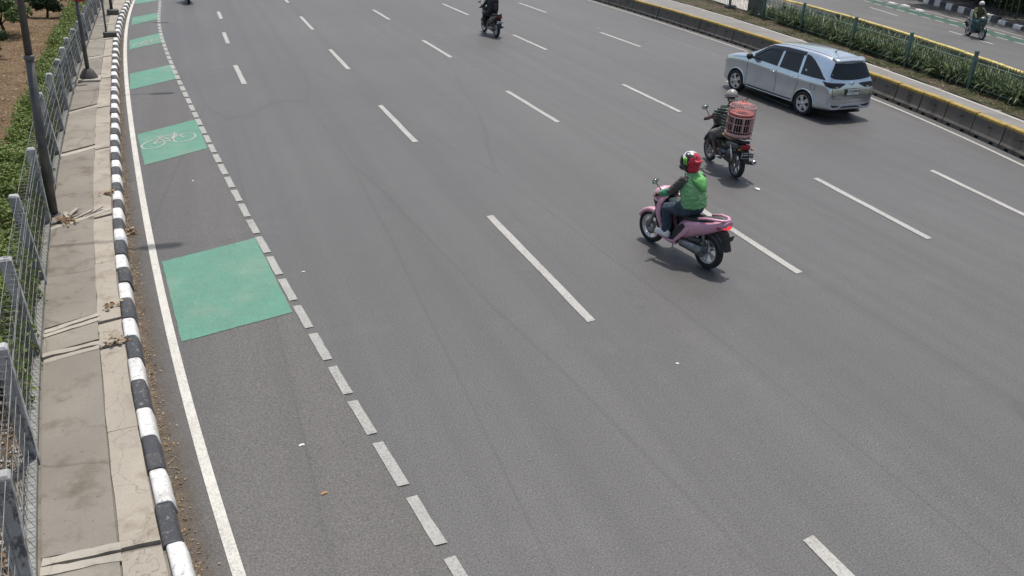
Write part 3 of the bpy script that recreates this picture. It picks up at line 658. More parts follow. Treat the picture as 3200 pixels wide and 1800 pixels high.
# ------------------------------------------------------------------ planted bed
def strap_plants():
    V = []; F = []; rng = np.random.RandomState(3)
    def leaf(b, az, L, w, droop):
        n0 = len(V); d = np.array([math.cos(az), math.sin(az), 0]); s = np.array([-d[1], d[0], 0]); p = b.copy(); pit = rng.uniform(1.1, 1.5)
        K = 5
        for k in range(K+1):
            t = k/K; ww = w*(.55+.9*t if t < .4 else 1.0*(1-t)/.6*.92+.02); V.append(p-s*ww); V.append(p+s*ww)
            pit -= droop/K*(.4+1.6*t); p = p+(d*math.cos(pit)+np.array([0, 0, math.sin(pit)]))*L/K
        for k in range(K): F.append((n0+2*k, n0+2*k+1, n0+2*k+3, n0+2*k+2))
    for _ in range(1900):
        y = rng.uniform(12.5, 37.0); dens = 1 if y < 34.4 else .25
        if rng.rand() > dens: continue
        u = rng.rand()**1.15; x0 = X_FEN(y)+.10; x1 = X_BAR2(y)-.45; 
        if y < 19.5 and u > .62: continue
        x = x0+(x1-x0)*u; hs = rng.uniform(.55, 1.0)*(1 if u < .75 else .8)
        for q in range(rng.randint(7, 12)):
            leaf(np.array([x+rng.normal()*.05, y+rng.normal()*.05, .04]), rng.uniform(0, 6.283), hs*rng.uniform(.6, 1.05), rng.uniform(.018, .040), rng.uniform(.6, 2.4))
    o = obj('bed_plants', fast_mesh('bed_plants', V, F, M_BED, True)); tag(o, 'dense strap-leaved green plants filling the median bed behind the picket fence', 'plants', None, 'stuff')
    V.clear(); F.clear()
    for _ in range(2600):
        y = rng.uniform(12.5, 40); x = X_BUSW(y)+.2+abs(rng.normal())*.55
        if x > X_FEN(y)+.1: continue
        if math.sin(y*1.1)+math.sin(y*2.7+x) < .1: continue
        for q in range(3): leaf(np.array([x+rng.normal()*.03, y+rng.normal()*.03, .04]), rng.uniform(0, 6.28), rng.uniform(.06, .16), .006, rng.uniform(.6, 1.8))
    o = obj('verge_grass', fast_mesh('verge_grass', V, F, M_GRASS, True)); tag(o, 'patchy low grass and weeds on the soil verge beside the bus lane', 'grass', None, 'stuff')
strap_plants()
def f_med():
    y = random.uniform(12.5, 40); x = random.uniform(X_BUSW(y)+.25, X_BAR2(y)-.4); return (x, y, .06)
scatter('median_litter', 2600, f_med, M_LITTER, .03, 'dry fallen leaves on the soil of the median strip', 'leaf litter')

# ------------------------------------------------------------------ far right: kerb, separators, stakes, trees in shade
fk = tag(empty('far_kerb', (X_OPPK(34), 34, 0)), kind='structure'); fo = Vector(fk.location)
for k in range(60):
    ya = 12.0+k*.64; yb = ya+.62; mb = MB(); rg = []
    hh = .32 if 31.9 < ya < 45 else .2
    for y in (ya, yb): rg.append([Vector((X_OPPK(y)+a, y, z))-fo for a, z in ((.0, -.02), (.03, hh-.02), (.05, hh), (.22, hh), (.24, -.02))])
    mb.loft(rg, True, True, False); mb.build('kerb_stone', M_KWHITE if k % 2 else M_KBLACK, fk)
for i, (x, y, n) in enumerate(((36.28, 39.29, 'farthest'), (36.24, 38.27, 'middle'), (35.6, 36.54, 'nearest'))):
    mb = MB(); mb.box((0, 0, .07), (.28, .75, .16), Matrix.Rotation(-.28, 4, 'Z'), .75)
    tag(mb.build('lane_separator', M_KWHITE, None, (x, y, 0), bevel=.02), 'low white lane separator on the opposite road, %s of three' % n, 'separator', 'low white lane separators')
for i, (x, y) in enumerate(((38.9, 34.75), (38.8, 34.3), (38.9, 34.0), (38.3, 33.1))):
    mb = MB(); mb.tube([(0, 0, .08), (.02, .01, 1.0), (.05, -.02, 2.4)], [.035, .033, .03], 7)
    tag(mb.build('wooden_stake', pmat('stake_%d' % i, (.16, .15, .06), .8, 0, .3, 8), None, (x, y, 0)), 'yellowish upright stake behind the far kerb, %s from the left' % ordinal(i), 'stake', 'stakes behind the far kerb')
def tree(name, x, y, z, trunk_h, crown, n, leaf, mat, label, cat, seedv, clumps=26):
    rng = np.random.RandomState(seedv); root = tag(empty(name, (x, y, z)), label, cat)
    mb = MB(); mb.tube([(0, 0, -.1), (.05, .03, trunk_h*.5), (.0, .06, trunk_h)], [crown[0]*.075, crown[0]*.06, crown[0]*.045], 9)
    cz = trunk_h+crown[2]*.7; C = []
    for k in range(clumps):
        d = rng.normal(size=3); d /= np.linalg.norm(d); r = rng.rand()**.4; C.append(np.array([d[0]*crown[0]*r, d[1]*crown[1]*r, cz+d[2]*crown[2]*r]))
    for c in C[:9]: mb.tube([(0, .05, trunk_h*.85), (c[0]*.4, c[1]*.4, trunk_h+(c[2]-trunk_h)*.55), tuple(c)], [crown[0]*.03, crown[0]*.02, crown[0]*.006], 6)
    mb.build('trunk', M_BARK, root)
    P = []; D = []
    for c in C:
        m = n//clumps; d = rng.normal(size=(m, 3)); d /= np.linalg.norm(d, axis=1)[:, None]; rr = crown[0]*.42*(.5+.5*rng.rand(m))**.6
        P.append(c+d*rr[:, None]*np.array([1, 1, .75])); D.append(d)
    P = np.concatenate(P); D = np.concatenate(D); V, F = leaf_cloud(P, np.full(len(P), leaf), D, .5, .2, rng)
    tag(obj('crown', fast_mesh('crown', V, F, mat), root), kind='stuff'); return root
tree('shrub', -5.9, 34.8, .15, .35, (.85, .85, .6), 2600, .065, M_SHRUB, 'leafy green shrub on the bare soil in the upper left corner', 'shrub', 1, 14)
tree('shrub', -7.6, 36.6, .2, .4, (1.2, 1.2, .9), 3200, .07, M_SHRUB, 'larger green shrub at the left edge behind the leafy shrub', 'shrub', 2, 16)
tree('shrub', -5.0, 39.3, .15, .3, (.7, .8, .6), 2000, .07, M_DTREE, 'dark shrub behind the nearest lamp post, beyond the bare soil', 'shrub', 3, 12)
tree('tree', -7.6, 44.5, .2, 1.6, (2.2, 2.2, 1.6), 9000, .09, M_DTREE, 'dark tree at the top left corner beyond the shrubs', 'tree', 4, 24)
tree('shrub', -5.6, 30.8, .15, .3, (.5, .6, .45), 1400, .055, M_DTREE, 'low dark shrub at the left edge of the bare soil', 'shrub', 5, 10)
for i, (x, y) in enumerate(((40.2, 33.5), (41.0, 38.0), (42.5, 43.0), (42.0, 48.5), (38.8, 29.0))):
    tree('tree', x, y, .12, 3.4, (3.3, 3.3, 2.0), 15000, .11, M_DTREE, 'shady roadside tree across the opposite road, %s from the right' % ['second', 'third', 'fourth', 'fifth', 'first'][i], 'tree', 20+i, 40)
def far_hedge():
    n = 16000; y = np.random.uniform(22, 58, n); x = np.array([X_OPPK(v) for v in y])+3.0+np.abs(np.random.normal(size=n))*.5; z = np.random.rand(n)*2.4+.1
    V, F = leaf_cloud(np.stack([x, y, z], 1), np.full(n, .13), np.tile([-1, -.3, .3], (n, 1)))
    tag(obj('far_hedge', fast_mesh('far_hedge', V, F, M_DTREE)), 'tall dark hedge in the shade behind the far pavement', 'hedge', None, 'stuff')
far_hedge()
# ------------------------------------------------------------------ litter on the road
def litter(x, y, s, label, mat=M_PAPER):
    s *= .75; mb = MB(); mb.add([(-s, -s*.4, .004), (0, -s*.6, s*.25), (s, -s*.2, .006), (s*.8, s*.5, s*.2), (0, s*.4, .01), (-s*.9, s*.5, s*.18)], [(0, 1, 4, 5), (1, 2, 3, 4)])
    tag(mb.build('paper_scrap', mat, None, (x, y, .004), (0, 0, random.uniform(0, 6))), label, 'litter')
litter(10.37, 13.86, .09, 'crumpled white paper scrap on the road behind the bird cage motorcycle')
litter(1.25, 12.22, .035, 'small white scrap right of the large green patch')
litter(5.31, 8.14, .03, 'tiny white scrap on the open road below the pink scooter')
litter(.64, 7.77, .04, 'small pale scrap on the road inside the block line')
M_LEAFO = pmat('orange_leaf', (.30, .17, .08), .8)
litter(.74, 6.91, .05, 'dry orange leaf lying inside the lower block line', M_LEAFO)
litter(-.55, 6.75, .035, 'orange dry leaf in the gutter by the lower black kerb stone', M_LEAFO)
litter(-.19, 17.12, .03, 'small pale scrap in the bike lane below the bicycle symbol')
litter(16.2, 33.9, .05, 'tiny scrap on the road beyond the silver car')
# ================================================================== vehicles and riders
M_SILVER = None
def carpaint(name, col, metal=.55, rough=.3):
    t = NT(name); co = t.coord('object'); n = t.noise(co, 2.5, 3, .5, .3, .7); c = t.mix(n, sc(col, .94), sc(col, 1.05))
    dd = t.noise(co, 1.6, 5, .6, .5, .75); c = t.mix(t.mul(dd, .18), c, (.22, .2, .18))
    t.done(c, rough, metal, .5); t.b.inputs['Coat Weight'].default_value = .8; t.b.inputs['Coat Roughness'].default_value = .06
    return t.m
M_SILVER = carpaint('silver_car_paint', (.62, .675, .71), .85, .17)
M_PINK = carpaint('pink_scooter_paint', (.62, .31, .41), .05, .4)
M_BLACKP = carpaint('black_scooter_paint', (.02, .02, .022), .05, .3)
M_TEALP = carpaint('dark_green_scooter_paint', (.02, .05, .045), .05, .35)
M_GLASS = NT('tinted_glass').done((.012, .013, .015), .03, 0, .42)
M_VISORG = NT('smoked_visor').done((.02, .022, .025), .18, 0, .5)
M_RUBBER = pmat('tyre_rubber', (.022, .022, .023), .85, 0, .25, 10, .2, 60)
M_BLKPL = pmat('black_plastic', (.022, .022, .024), .55, 0, .25, 10)
M_GREYPL = pmat('grey_plastic', (.06, .062, .066), .6, 0, .25, 8)
M_ALLOY = pmat('alloy', (.62, .63, .64), .32, .75, .1, 10)
M_CHROME = pmat('chrome', (.7, .7, .7), .2, .9, .1, 6)
M_STEEL = pmat('dull_steel', (.22, .22, .22), .45, .7, .3, 14)
M_SEAT = pmat('black_seat_vinyl', (.02, .02, .021), .6, 0, .25, 9)
M_GARN = NT('silver_trim').done((.55, .56, .57), .35, .2, .5)
M_TAIL = NT('smoked_red_lamp').done((.022, .006, .008), .12, 0, .5)
M_REDLENS = NT('red_lens').done((.32, .015, .02), .2, 0, .5)
def lit_red():
    t = NT('lit_red_lamp'); t.done((.5, .02, .02), .3); t.b.inputs['Emission Color'].default_value = (1, .03, .04, 1); t.b.inputs['Emission Strength'].default_value = 1.1; return t.m
M_LITRED = lit_red()
M_LENS = NT('headlamp_lens').done((.55, .57, .6), .12, 0, .6)
M_PLATEW = pmat('white_plate', (.72, .72, .70), .5)
M_PLATEB = pmat('black_plate', (.015, .015, .016), .5)
M_INKB = pmat('black_lettering', (.02, .02, .02), .6)
M_INKW = pmat('white_lettering', (.75, .75, .73), .6)
M_INKY = pmat('pale_green_lettering', (.45, .6, .3), .6)
M_WELL = pmat('wheel_well_black', (.008, .008, .008), .9)
M_SKIN = pmat('brown_skin', (.22, .115, .07), .6, 0, .12, 20)
M_JEANS = pmat('blue_denim', (.040, .062, .085), .85, 0, .3, 14, .3, 90)
M_WSHOE = pmat('white_trainers', (.8, .78, .76), .7, 0, .12, 12)
def text_mesh(s, size, mat, depth=.002, bold=.0):
    cu = bpy.data.curves.new('lettering', 'FONT'); cu.body = s; cu.size = size; cu.align_x = 'CENTER'; cu.align_y = 'CENTER'; cu.extrude = depth; cu.offset = bold; cu.resolution_u = 2
    o = bpy.data.objects.new('lettering', cu); COL.objects.link(o); dg = bpy.context.evaluated_depsgraph_get(); dg.update()
    me = bpy.data.meshes.new_from_object(o.evaluated_get(dg)); bpy.data.objects.remove(o); me.materials.clear(); me.materials.append(mat); return me
def evaluated(o):
    dg = bpy.context.evaluated_depsgraph_get(); dg.update(); return bpy.data.meshes.new_from_object(o.evaluated_get(dg))
from mathutils import noise as mnoise
FOLDS = {'top': (.013, 9, (1, 1, 1.7)), 'trousers': (.011, 11, (1, 1, 1)), 'sleeve': (.009, 15, (1, 1, 1.3)), 'cuff': (.006, 18, (1, 1, 1)), 'shirt': (.012, 10, (1, 1, 1.5))}
def remesh(mb, voxel, smooth=4, mat=None, name='body'):
    """melt overlapping shapes into one continuous surface"""
    me = mb.mesh(name, mat, True); o = obj(name, me)
    m = o.modifiers.new('r', 'REMESH'); m.mode = 'VOXEL'; m.voxel_size = voxel; m.use_smooth_shade = True
    if smooth: s = o.modifiers.new('s', 'SMOOTH'); s.iterations = smooth; s.factor = .5
    r = evaluated(o); bpy.data.objects.remove(o); r.name = name
    if name in FOLDS:                       # cloth folds as real relief
        amp, fq, st = FOLDS[name]; ns = [v.normal.copy() for v in r.vertices]
        for v, nn in zip(r.vertices, ns):
            p = Vector((v.co.x*st[0], v.co.y*st[1], v.co.z*st[2]))*fq; a = 1-abs(mnoise.noise(p)); b_ = mnoise.noise(p*2.1)
            v.co += nn*amp*(a*a*1.4-.9+.35*b_)
    r.polygons.foreach_set('use_smooth', np.ones(len(r.polygons), bool))
    r.materials.clear(); r.materials.append(mat)
    return r
class Surf:
    """lays outlines on an existing surface"""
    def __init__(s, me): s.bvh = BVHTree.FromPolygons([v.co.copy() for v in me.vertices], [tuple(p.vertices) for p in me.polygons])
    def hit(s, axis, a, b, side):
        if axis == 'y': o, d = Vector((a, 3*side, b)), Vector((0, -side, 0))
        elif axis == 'x': o, d = Vector((3.5*side, a, b)), Vector((-side, 0, 0))
        else: o, d = Vector((a, b, 4)), Vector((0, 0, -1))
        h = s.bvh.ray_cast(o, d)
        if h[0] is None:
            q = s.bvh.find_nearest(Vector((a, .8*side, b)) if axis == 'y' else (Vector((2.1*side, a, b)) if axis == 'x' else Vector((a, b, 1.6))))
            return q[0], q[1]
        return h[0], h[1]
    def patch(s, poly, axis, side, off, name, mat, parent, grid=.07, thick=.006):
        bm = bmesh.new(); vs_ = [bm.verts.new((a, b, 0)) for a, b in poly]; bm.faces.new(vs_)
        for ax in (0, 1):
            lo = min(p[ax] for p in poly); hi = max(p[ax] for p in poly); k = lo+grid
            while k < hi-1e-4:
                no = (1, 0, 0) if ax == 0 else (0, 1, 0); co = (k, 0, 0) if ax == 0 else (0, k, 0)
                bmesh.ops.bisect_plane(bm, geom=bm.verts[:]+bm.edges[:]+bm.faces[:], plane_co=co, plane_no=no); k += grid
        D = {'x': Vector((side, 0, 0)), 'y': Vector((0, side, 0)), 'z': Vector((0, 0, 1))}[axis]
        for v in bm.verts:
            h, n = s.hit(axis, v.co.x, v.co.y, side); v.co = h+D*off*.6+n*off*.4 if n.dot(D) > 0 else h+D*off
        be = [e for e in bm.edges if e.is_boundary]; r = bmesh.ops.extrude_edge_only(bm, edges=be)
        for g in r['geom']:
            if isinstance(g, bmesh.types.BMVert): g.co -= D*(off+thick)
        bmesh.ops.triangulate(bm, faces=[f for f in bm.faces if len(f.verts) > 4]); bmesh.ops.recalc_face_normals(bm, faces=bm.faces)
        for f in bm.faces: f.smooth = False
        me = bpy.data.meshes.new(name); bm.to_mesh(me); bm.free(); me.materials.append(mat); return obj(name, me, parent)
    def line(s, pts, axis, side, w, off, name, mat, parent, step=.06):
        q = []
        for i in range(len(pts)-1):
            a, b = Vector(pts[i]), Vector(pts[i+1]); n = max(1, int((b-a).length/step))
            for k in range(n): q.append(a+(b-a)*k/n)
        q.append(Vector(pts[-1])); P = []
        for p in q: h, n = s.hit(axis, p.x, p.y, side); P.append(h+n*off)
        mb = MB(); mb.tube(P, w/2, 5, True); return mb.build(name, mat, parent)
def wheel(parent, x, y, r, w, nsp, mat_rim, rim_frac=.68, dbl=False, disc=False, dish=.3, sides=(1,), spoke_w=.035):
    """tyre with rim, spokes and hub as sub-parts; axle along Y"""
    Rm = Matrix.Translation((x, y, r)) @ Matrix.Rotation(R(-90), 4, 'X')     # local Z -> +Y
    t = MB(); rr = r*rim_frac; h = w/2
    t.lathe([(rr, -h*.8), (rr*1.06, -h*.95), (r*.93, -h), (r*.985, -h*.72), (r, -h*.3), (r, h*.3), (r*.985, h*.72), (r*.93, h), (rr*1.06, h*.95), (rr, h*.8), (rr*.98, 0)], 32, Rm, True)
    ty = t.build('wheel', M_RUBBER, parent)
    m = MB(); m.lathe([(rr*1.02, h*.75), (rr*.93, h*.8), (rr*.88, h*.55), (rr*.88, -h*.55), (rr*.93, -h*.8), (rr*1.02, -h*.75)], 32, Rm)
    m.build('rim', mat_rim, ty)
    s = MB(); zf = h*dish
    for k in range(nsp):
        a = 2*math.pi*k/nsp
        for da in ((-.16, .16) if dbl else (0,)):
            p0 = Vector((rr*.16*math.cos(a+da*.6), rr*.16*math.sin(a+da*.6), zf)); p1 = Vector((rr*.92*math.cos(a+da), rr*.92*math.sin(a+da), zf*.8+h*.15))
            d = (p1-p0); n = Vector((-d.y, d.x, 0)).normalized()
            for sd_ in sides:
                q = [p0+n*spoke_w*.6, p0-n*spoke_w*.6, p1-n*spoke_w*.42, p1+n*spoke_w*.42]; q = [Vector((v.x, v.y, v.z*sd_)) for v in q]
                s.add(q+[v-Vector((0, 0, .02*sd_)) for v in q], [(0, 1, 2, 3), (7, 6, 5, 4), (0, 4, 5, 1), (1, 5, 6, 2), (2, 6, 7, 3), (3, 7, 4, 0)], False, Rm)
    s.build('spokes', mat_rim, ty)
    hb = MB(); hb.lathe([(0, zf+.01), (rr*.2, zf+.008), (rr*.24, zf-.02), (rr*.2, -zf-.02), (0, -zf-.02)], 16, Rm); hb.build('hub', mat_rim, ty)
    if disc:
        d = MB(); d.lathe([(rr*.3, -.004), (rr*.62, -.004), (rr*.62, .004), (rr*.3, .004)], 24, Rm @ Matrix.Translation((0, 0, h*disc)), True); d.build('brake_disc', M_STEEL, ty)
    return ty

# ------------------------------------------------------------------ silver people carrier
def make_car():
    root = tag(empty('car', (15.93, 20.55, 0), 1.615), 'silver people carrier driving beside the concrete barrier, seen from behind', 'car'); root.scale = (1.09, .90, .96)
    X = [2.20, 2.13, 1.98, 1.62, 1.3, 1.05, .70, .35, 0, -.6, -1.2, -1.6, -1.84, -1.965, -2.03, -2.085, -2.14, -2.18, -2.205, -2.20]
    W = [.50, .70, .81, .862, .868, .868, .868, .868, .868, .868, .868, .864, .858, .852, .848, .842, .83, .80, .76, .62]
    ZB = [.34, .27, .23, .21, .20, .20, .20, .20, .20, .20, .20, .22, .25, .27, .28, .29, .30, .31, .34, .40]
    ZM = [.50, .52, .54, .55, .55, .55, .55, .55, .55, .56, .57, .58, .58, .58, .58, .58, .58, .56, .55, .52]
    ZL = [.70, .86, .98, 1.07, 1.10, 1.105, 1.095, 1.08, 1.07, 1.05, 1.045, 1.05, 1.05, 1.05, 1.05, 1.04, .99, .86, .68, .56]
    ZR = [.74, .94, 1.06, 1.15, 1.20, 1.235, 1.44, 1.64, 1.695, 1.725, 1.72, 1.69, 1.655, 1.60, 1.42, 1.22, 1.075, .93, .72, .60]
    YR = [.30, .48, .58, .66, .68, .69, .63, .585, .585, .585, .58, .57, .56, .565, .62, .67, .70, .68, .62, .45]
    bm = bmesh.new(); rings = []
    for i, x in enumerate(X):
        w, zb, zm, zl, zr, yr = W[i], ZB[i], ZM[i], ZL[i], ZR[i], YR[i]; cab = zr-zl > .2
        zrail = zr-.075 if cab else zr-.03; s = .03 if cab else .012
        dz = zl-zb
        half = [(0, zb), (w*.84, zb), (w*.955, zb+.05*dz), (w*.995, zb+.17*dz), (w*.97, zb+.34*dz), (w*.962, zb+.58*dz), (w*.972, zb+.74*dz), (w*.999, zb+.845*dz),
                ((w*.938), zl+s*.6), ((w*.93+yr)/2+.01, (zl+zrail)/2+(.0 if cab else .005)), (yr+.01, zrail), (yr*.9, zr-.028), (yr*.6, zr-.006), (0, zr)]
        rings.append([bm.verts.new((x, y, z)) for y, z in half]+[bm.verts.new((x, -y, z)) for y, z in reversed(half[1:-1])])
    n = len(rings[0])
    for i in range(len(rings)-1):
        for k in range(n): bm.faces.new((rings[i][k], rings[i][(k+1) % n], rings[i+1][(k+1) % n], rings[i+1][k]))
    bm.faces.new(rings[0]); bm.faces.new(list(reversed(rings[-1])))
    cl = bm.edges.layers.float.new('crease_edge')
    for i in range(len(rings)-1):
        for k, cv in ((3, .45), (7, .75), (n-3, .45), (n-7, .75), (8, .3), (n-8, .3)):
            e = bm.edges.get((rings[i][k], rings[i+1][k]))
            if e: e[cl] = cv
    bmesh.ops.recalc_face_normals(bm, faces=bm.faces); me = bpy.data.meshes.new('body'); bm.to_mesh(me); bm.free()
    o = obj('tmp', me); m = o.modifiers.new('s', 'SUBSURF'); m.levels = 2; me2 = evaluated(o); bpy.data.objects.remove(o)
    me2.polygons.foreach_set('use_smooth', np.ones(len(me2.polygons), bool)); me2.materials.clear(); me2.materials.append(M_SILVER); me2.materials.append(M_WELL)
    S = Surf(me2)
    body = obj('body', me2, None); cut = MB()
    for sx in (1.375, -1.375):
        for sy in (1, -1): cut.lathe([(0, .56), (.37, .56), (.375, .9), (.375, 1.2), (0, 1.2)], 40, Matrix.Translation((sx, 0, .325)) @ Matrix.Rotation(R(-90*sy), 4, 'X'))
    cme = cut.mesh('cutter', M_WELL); co = obj('cutter', cme); bo = body.modifiers.new('b', 'BOOLEAN'); bo.object = co; bo.operation = 'DIFFERENCE'; bo.solver = 'EXACT'; bo.material_mode = 'TRANSFER'
    me3 = evaluated(body); bpy.data.objects.remove(body); bpy.data.objects.remove(co); me3.name = 'body'; b = obj('body', me3, root)
    for p in me3.polygons:
        if p.material_index: p.use_smooth = False
    for sy in (1, -1):
        def Pp(poly, name, mat, off=.006, **k): return S.patch(poly, 'y', sy, off, name, mat, root, **k)
        Pp([(.86, 1.13), (.78, 1.20), (.46, 1.44), (.28, 1.54), (-.19, 1.585), (-.20, 1.092)], 'side_window', M_GLASS)
        Pp([(-.29, 1.09), (-.28, 1.59), (-.95, 1.595), (-1.02, 1.075)], 'side_window', M_GLASS)
        Pp([(-1.11, 1.072), (-1.05, 1.59), (-1.20, 1.57), (-1.40, 1.48), (-1.62, 1.34), (-1.84, 1.175), (-2.0, 1.09), (-1.60, 1.072)], 'side_window', M_GLASS)
        Pp([(.82, 1.235), (.46, 1.495), (.28, 1.585), (-.3, 1.63), (-1.0, 1.635), (-1.02, 1.55), (-.3, 1.53), (.26, 1.49), (.46, 1.40), (.74, 1.18)], 'rain_visor', M_VISORG, .022)
        for pts in ([(.94, 1.11), (.96, .75), (.93, .34)], [(-.245, 1.0), (-.25, .34)], [(-1.06, 1.03), (-1.09, .86), (-1.02, .66), (-.98, .36)], [(1.6, 1.02), (1.2, 1.09), (.97, 1.11)]):
            S.line(pts, 'y', sy, .010, .001, 'door_gap', M_WELL, root)
        S.line([(.86, .335), (-.96, .335)], 'y', sy, .012, .001, 'door_gap', M_WELL, root)
        Pp([(.90, .325), (.90, .225), (-.93, .235), (-.93, .325)], 'sill_cladding', M_GREYPL, .006)
        S.line([(.94, .285), (-.97, .29)], 'y', sy, .035, .008, 'sill_strip', M_CHROME, root)
        for hx in (-.10, -.92):
            h, nn = S.hit('y', hx, .93 if hx > -.5 else .935, sy); mb = MB(); mb.tube([h+Vector((.09, .004*sy, 0)), h+Vector((.07, .03*sy, .002)), h+Vector((-.07, .03*sy, .004)), h+Vector((-.09, .004*sy, .002))], [.012, .016, .016, .012], 8); mb.build('door_handle', M_SILVER, root)
            mb = MB(); mb.sphere(h, (.07, .006, .03), 12, 8); mb.build('handle_recess', M_GREYPL, root)
        # shoulder crease and arch lips
        for ax in (1.375, -1.375):
            S2 = [(ax+.385*math.cos(a), .325+.385*math.sin(a)) for a in np.linspace(R(-8), R(188), 20)]
            mb = MB(); P = [S.hit('y', p[0], p[1], sy)[0]+Vector((0, .006*sy, 0)) for p in S2]; mb.tube(P, .022, 6, True); mb.build('arch_lip', M_SILVER, root)
        mir = MB(); mir.sphere((.76, .985*sy, 1.19), (.075, .115, .095), 14, 10); mo = mir.build('door_mirror', M_BLKPL, root)
        st = MB(); st.tube([(.80, .81*sy, 1.14), (.78, .93*sy, 1.17)], [.03, .025], 8); st.build('mirror_arm', M_BLKPL, mo)
        Pp([(-1.90, 1.055), (-2.13, 1.045), (-2.16, .93), (-2.06, .945)], 'tail_lamp', M_TAIL, .010, grid=.05)
        S.patch([(sy*.79, 1.05), (sy*.30, 1.025), (sy*.24, 1.005), (sy*.46, .91), (sy*.56, .895), (sy*.80, .92)], 'x', -1, .014, 'tail_lamp', M_TAIL, root, .06)
        S.patch([(sy*.60, .935), (sy*.50, .93), (sy*.52, .91), (sy*.60, .912)], 'x', -1, .020, 'lamp_lens', M_LENS, root, .06)
        S.patch([(sy*.46, .95), (sy*.70, .98), (sy*.72, .87), (sy*.50, .85)], 'x', 1, .010, 'headlamp', M_LENS, root, .06)
        S.patch([(sy*.40, .36), (sy*.66, .40), (sy*.72, .47), (sy*.42, .43)], 'x', -1, .008, 'bumper_vent', M_BLKPL, root, .06)
        S.patch([(sy*.78, .52), (sy*.74, .39), (sy*.66, .345), (sy*.44, .345), (sy*.30, .42), (sy*.0, .43), (sy*.0, .475), (sy*.33, .465), (sy*.46, .395), (sy*.63, .395), (sy*.69, .43), (sy*.72, .52)], 'x', -1, .016, 'bumper_garnish', M_GARN, root, .05)
        S.line([(.30, sy*.50), (-1.75, sy*.47)], 'z', 1, .014, .002, 'roof_channel', M_GREYPL, root)
        S.line([(.1, sy*.30), (-1.6, sy*.28)], 'z', 1, .012, .0, 'roof_rib', M_SILVER, root)
        for wx in (1.375, -1.375): pass
        h, nn = S.hit('y', -1.62, .84, sy)
    h = S.line([(-1.54, .90), (-1.70, .91), (-1.70, .77), (-1.54, .76), (-1.54, .90)], 'y', 1, .007, .001, 'fuel_flap_gap', M_WELL, root)
    for sx in (1.375, -1.375):
        for sy in (1, -1): wheel(root, sx, .775*sy, .325, .20, 5, M_ALLOY, .70, True, False, .8*sy, (1,), .06)
    S.patch([(-.545, 1.51), (.545, 1.51), (.64, 1.34), (.715, 1.18), (.62, 1.14), (.3, 1.105), (0, 1.095), (-.3, 1.105), (-.62, 1.14), (-.715, 1.18), (-.64, 1.34)], 'x', -1, .010, 'rear_window', M_GLASS, root, .07)
    S.patch([(-.62, 1.235), (.62, 1.235), (.56, 1.52), (.46, 1.59), (-.46, 1.59), (-.56, 1.52)], 'x', 1, .008, 'windscreen', M_GLASS, root, .08)
    S.patch([(-.42, .70), (.42, .70), (.46, .50), (-.46, .50)], 'x', 1, .010, 'grille', M_BLKPL, root, .07)
    S.patch([(-.62, .44), (.62, .44), (.55, .31), (-.55, .31)], 'x', -1, .005, 'rear_lower_bumper', M_GREYPL, root, .07)
    S.patch([(-.12, 1.025), (.12, 1.025), (.10, 1.0), (-.10, 1.0)], 'x', -1, .016, 'tailgate_strip', M_CHROME, root, .06)
    S.line([(-.72, .99), (-.66, .62), (.66, .62), (.72, .99)], 'x', -1, .010, .001, 'tailgate_gap', M_WELL, root)
    sp = MB(); sp.loft([[Vector((-1.86, y, 1.650+.012*(1-abs(y)/.55))), Vector((-2.03, y*.97, 1.575+.015*(1-abs(y)/.55))), Vector((-2.03, y*.97, 1.55+.015*(1-abs(y)/.55))), Vector((-1.86, y, 1.575))] for y in np.linspace(-.55, .55, 9)], True, True); sp.build('spoiler', M_SILVER, root)
    an = MB(); an.tube([(-1.42, 0, 1.70), (-1.47, 0, 1.745), (-1.62, 0, 1.84)], [.018, .008, .004], 6); an.build('antenna', M_BLKPL, root)
    wi = MB(); wi.tube([(-2.12, -.02, 1.13), (-2.10, -.2, 1.165), (-2.10, -.42, 1.17)], .009, 5); wi.build('rear_wiper', M_BLKPL, root)
    for a in (0, 60, -60):
        pass
    lg = MB(); lg.lathe([(.052, -.008), (.066, -.008), (.066, .008), (.052, .008)], 24, Matrix.Translation((-2.165, 0, 1.015)) @ Matrix.Rotation(R(-90), 4, 'Y') @ Matrix.Scale(.72, 4, (1, 0, 0)), True)
    lg.lathe([(.018, -.008), (.030, -.008), (.030, .008), (.018, .008)], 18, Matrix.Translation((-2.165, 0, 1.015)) @ Matrix.Rotation(R(-90), 4, 'Y') @ Matrix.Scale(1.5, 4, (1, 0, 0)), True)
    lg.lathe([(.030, -.008), (.042, -.008), (.042, .008), (.030, .008)], 18, Matrix.Translation((-2.165, 0, 1.03)) @ Matrix.Rotation(R(-90), 4, 'Y') @ Matrix.Scale(.5, 4, (1, 0, 0)), True); lg.build('emblem', M_CHROME, root)
    pl = MB(); pl.box((-2.235, 0, .80), (.012, .43, .145)); p = pl.build('number_plate', M_PLATEW, root)
    fr = MB(); fr.box((-2.226, 0, .80), (.012, .46, .175)); fr.build('plate_frame', M_BLKPL, root)
    RT = Euler((R(90), 0, R(-90))).to_matrix().to_4x4()
    obj('plate_lettering', text_mesh('B 1139 HKW', .082, M_INKB, .0015, .002), p, (-2.243, 0, .818), Euler((R(90), 0, R(-90))))
    obj('plate_lettering', text_mesh('04 28', .034, M_INKB, .0015), p, (-2.243, 0, .752), Euler((R(90), 0, R(-90))))
    obj('badge_lettering', text_mesh('Avanza', .075, M_CHROME, .004, .002), root, (-2.222, .46, .70), Euler((R(90), 0, R(-90))))
    obj('badge_lettering', text_mesh('G', .06, M_CHROME, .004, .002), root, (-2.222, -.55, .73), Euler((R(90), 0, R(-90))))
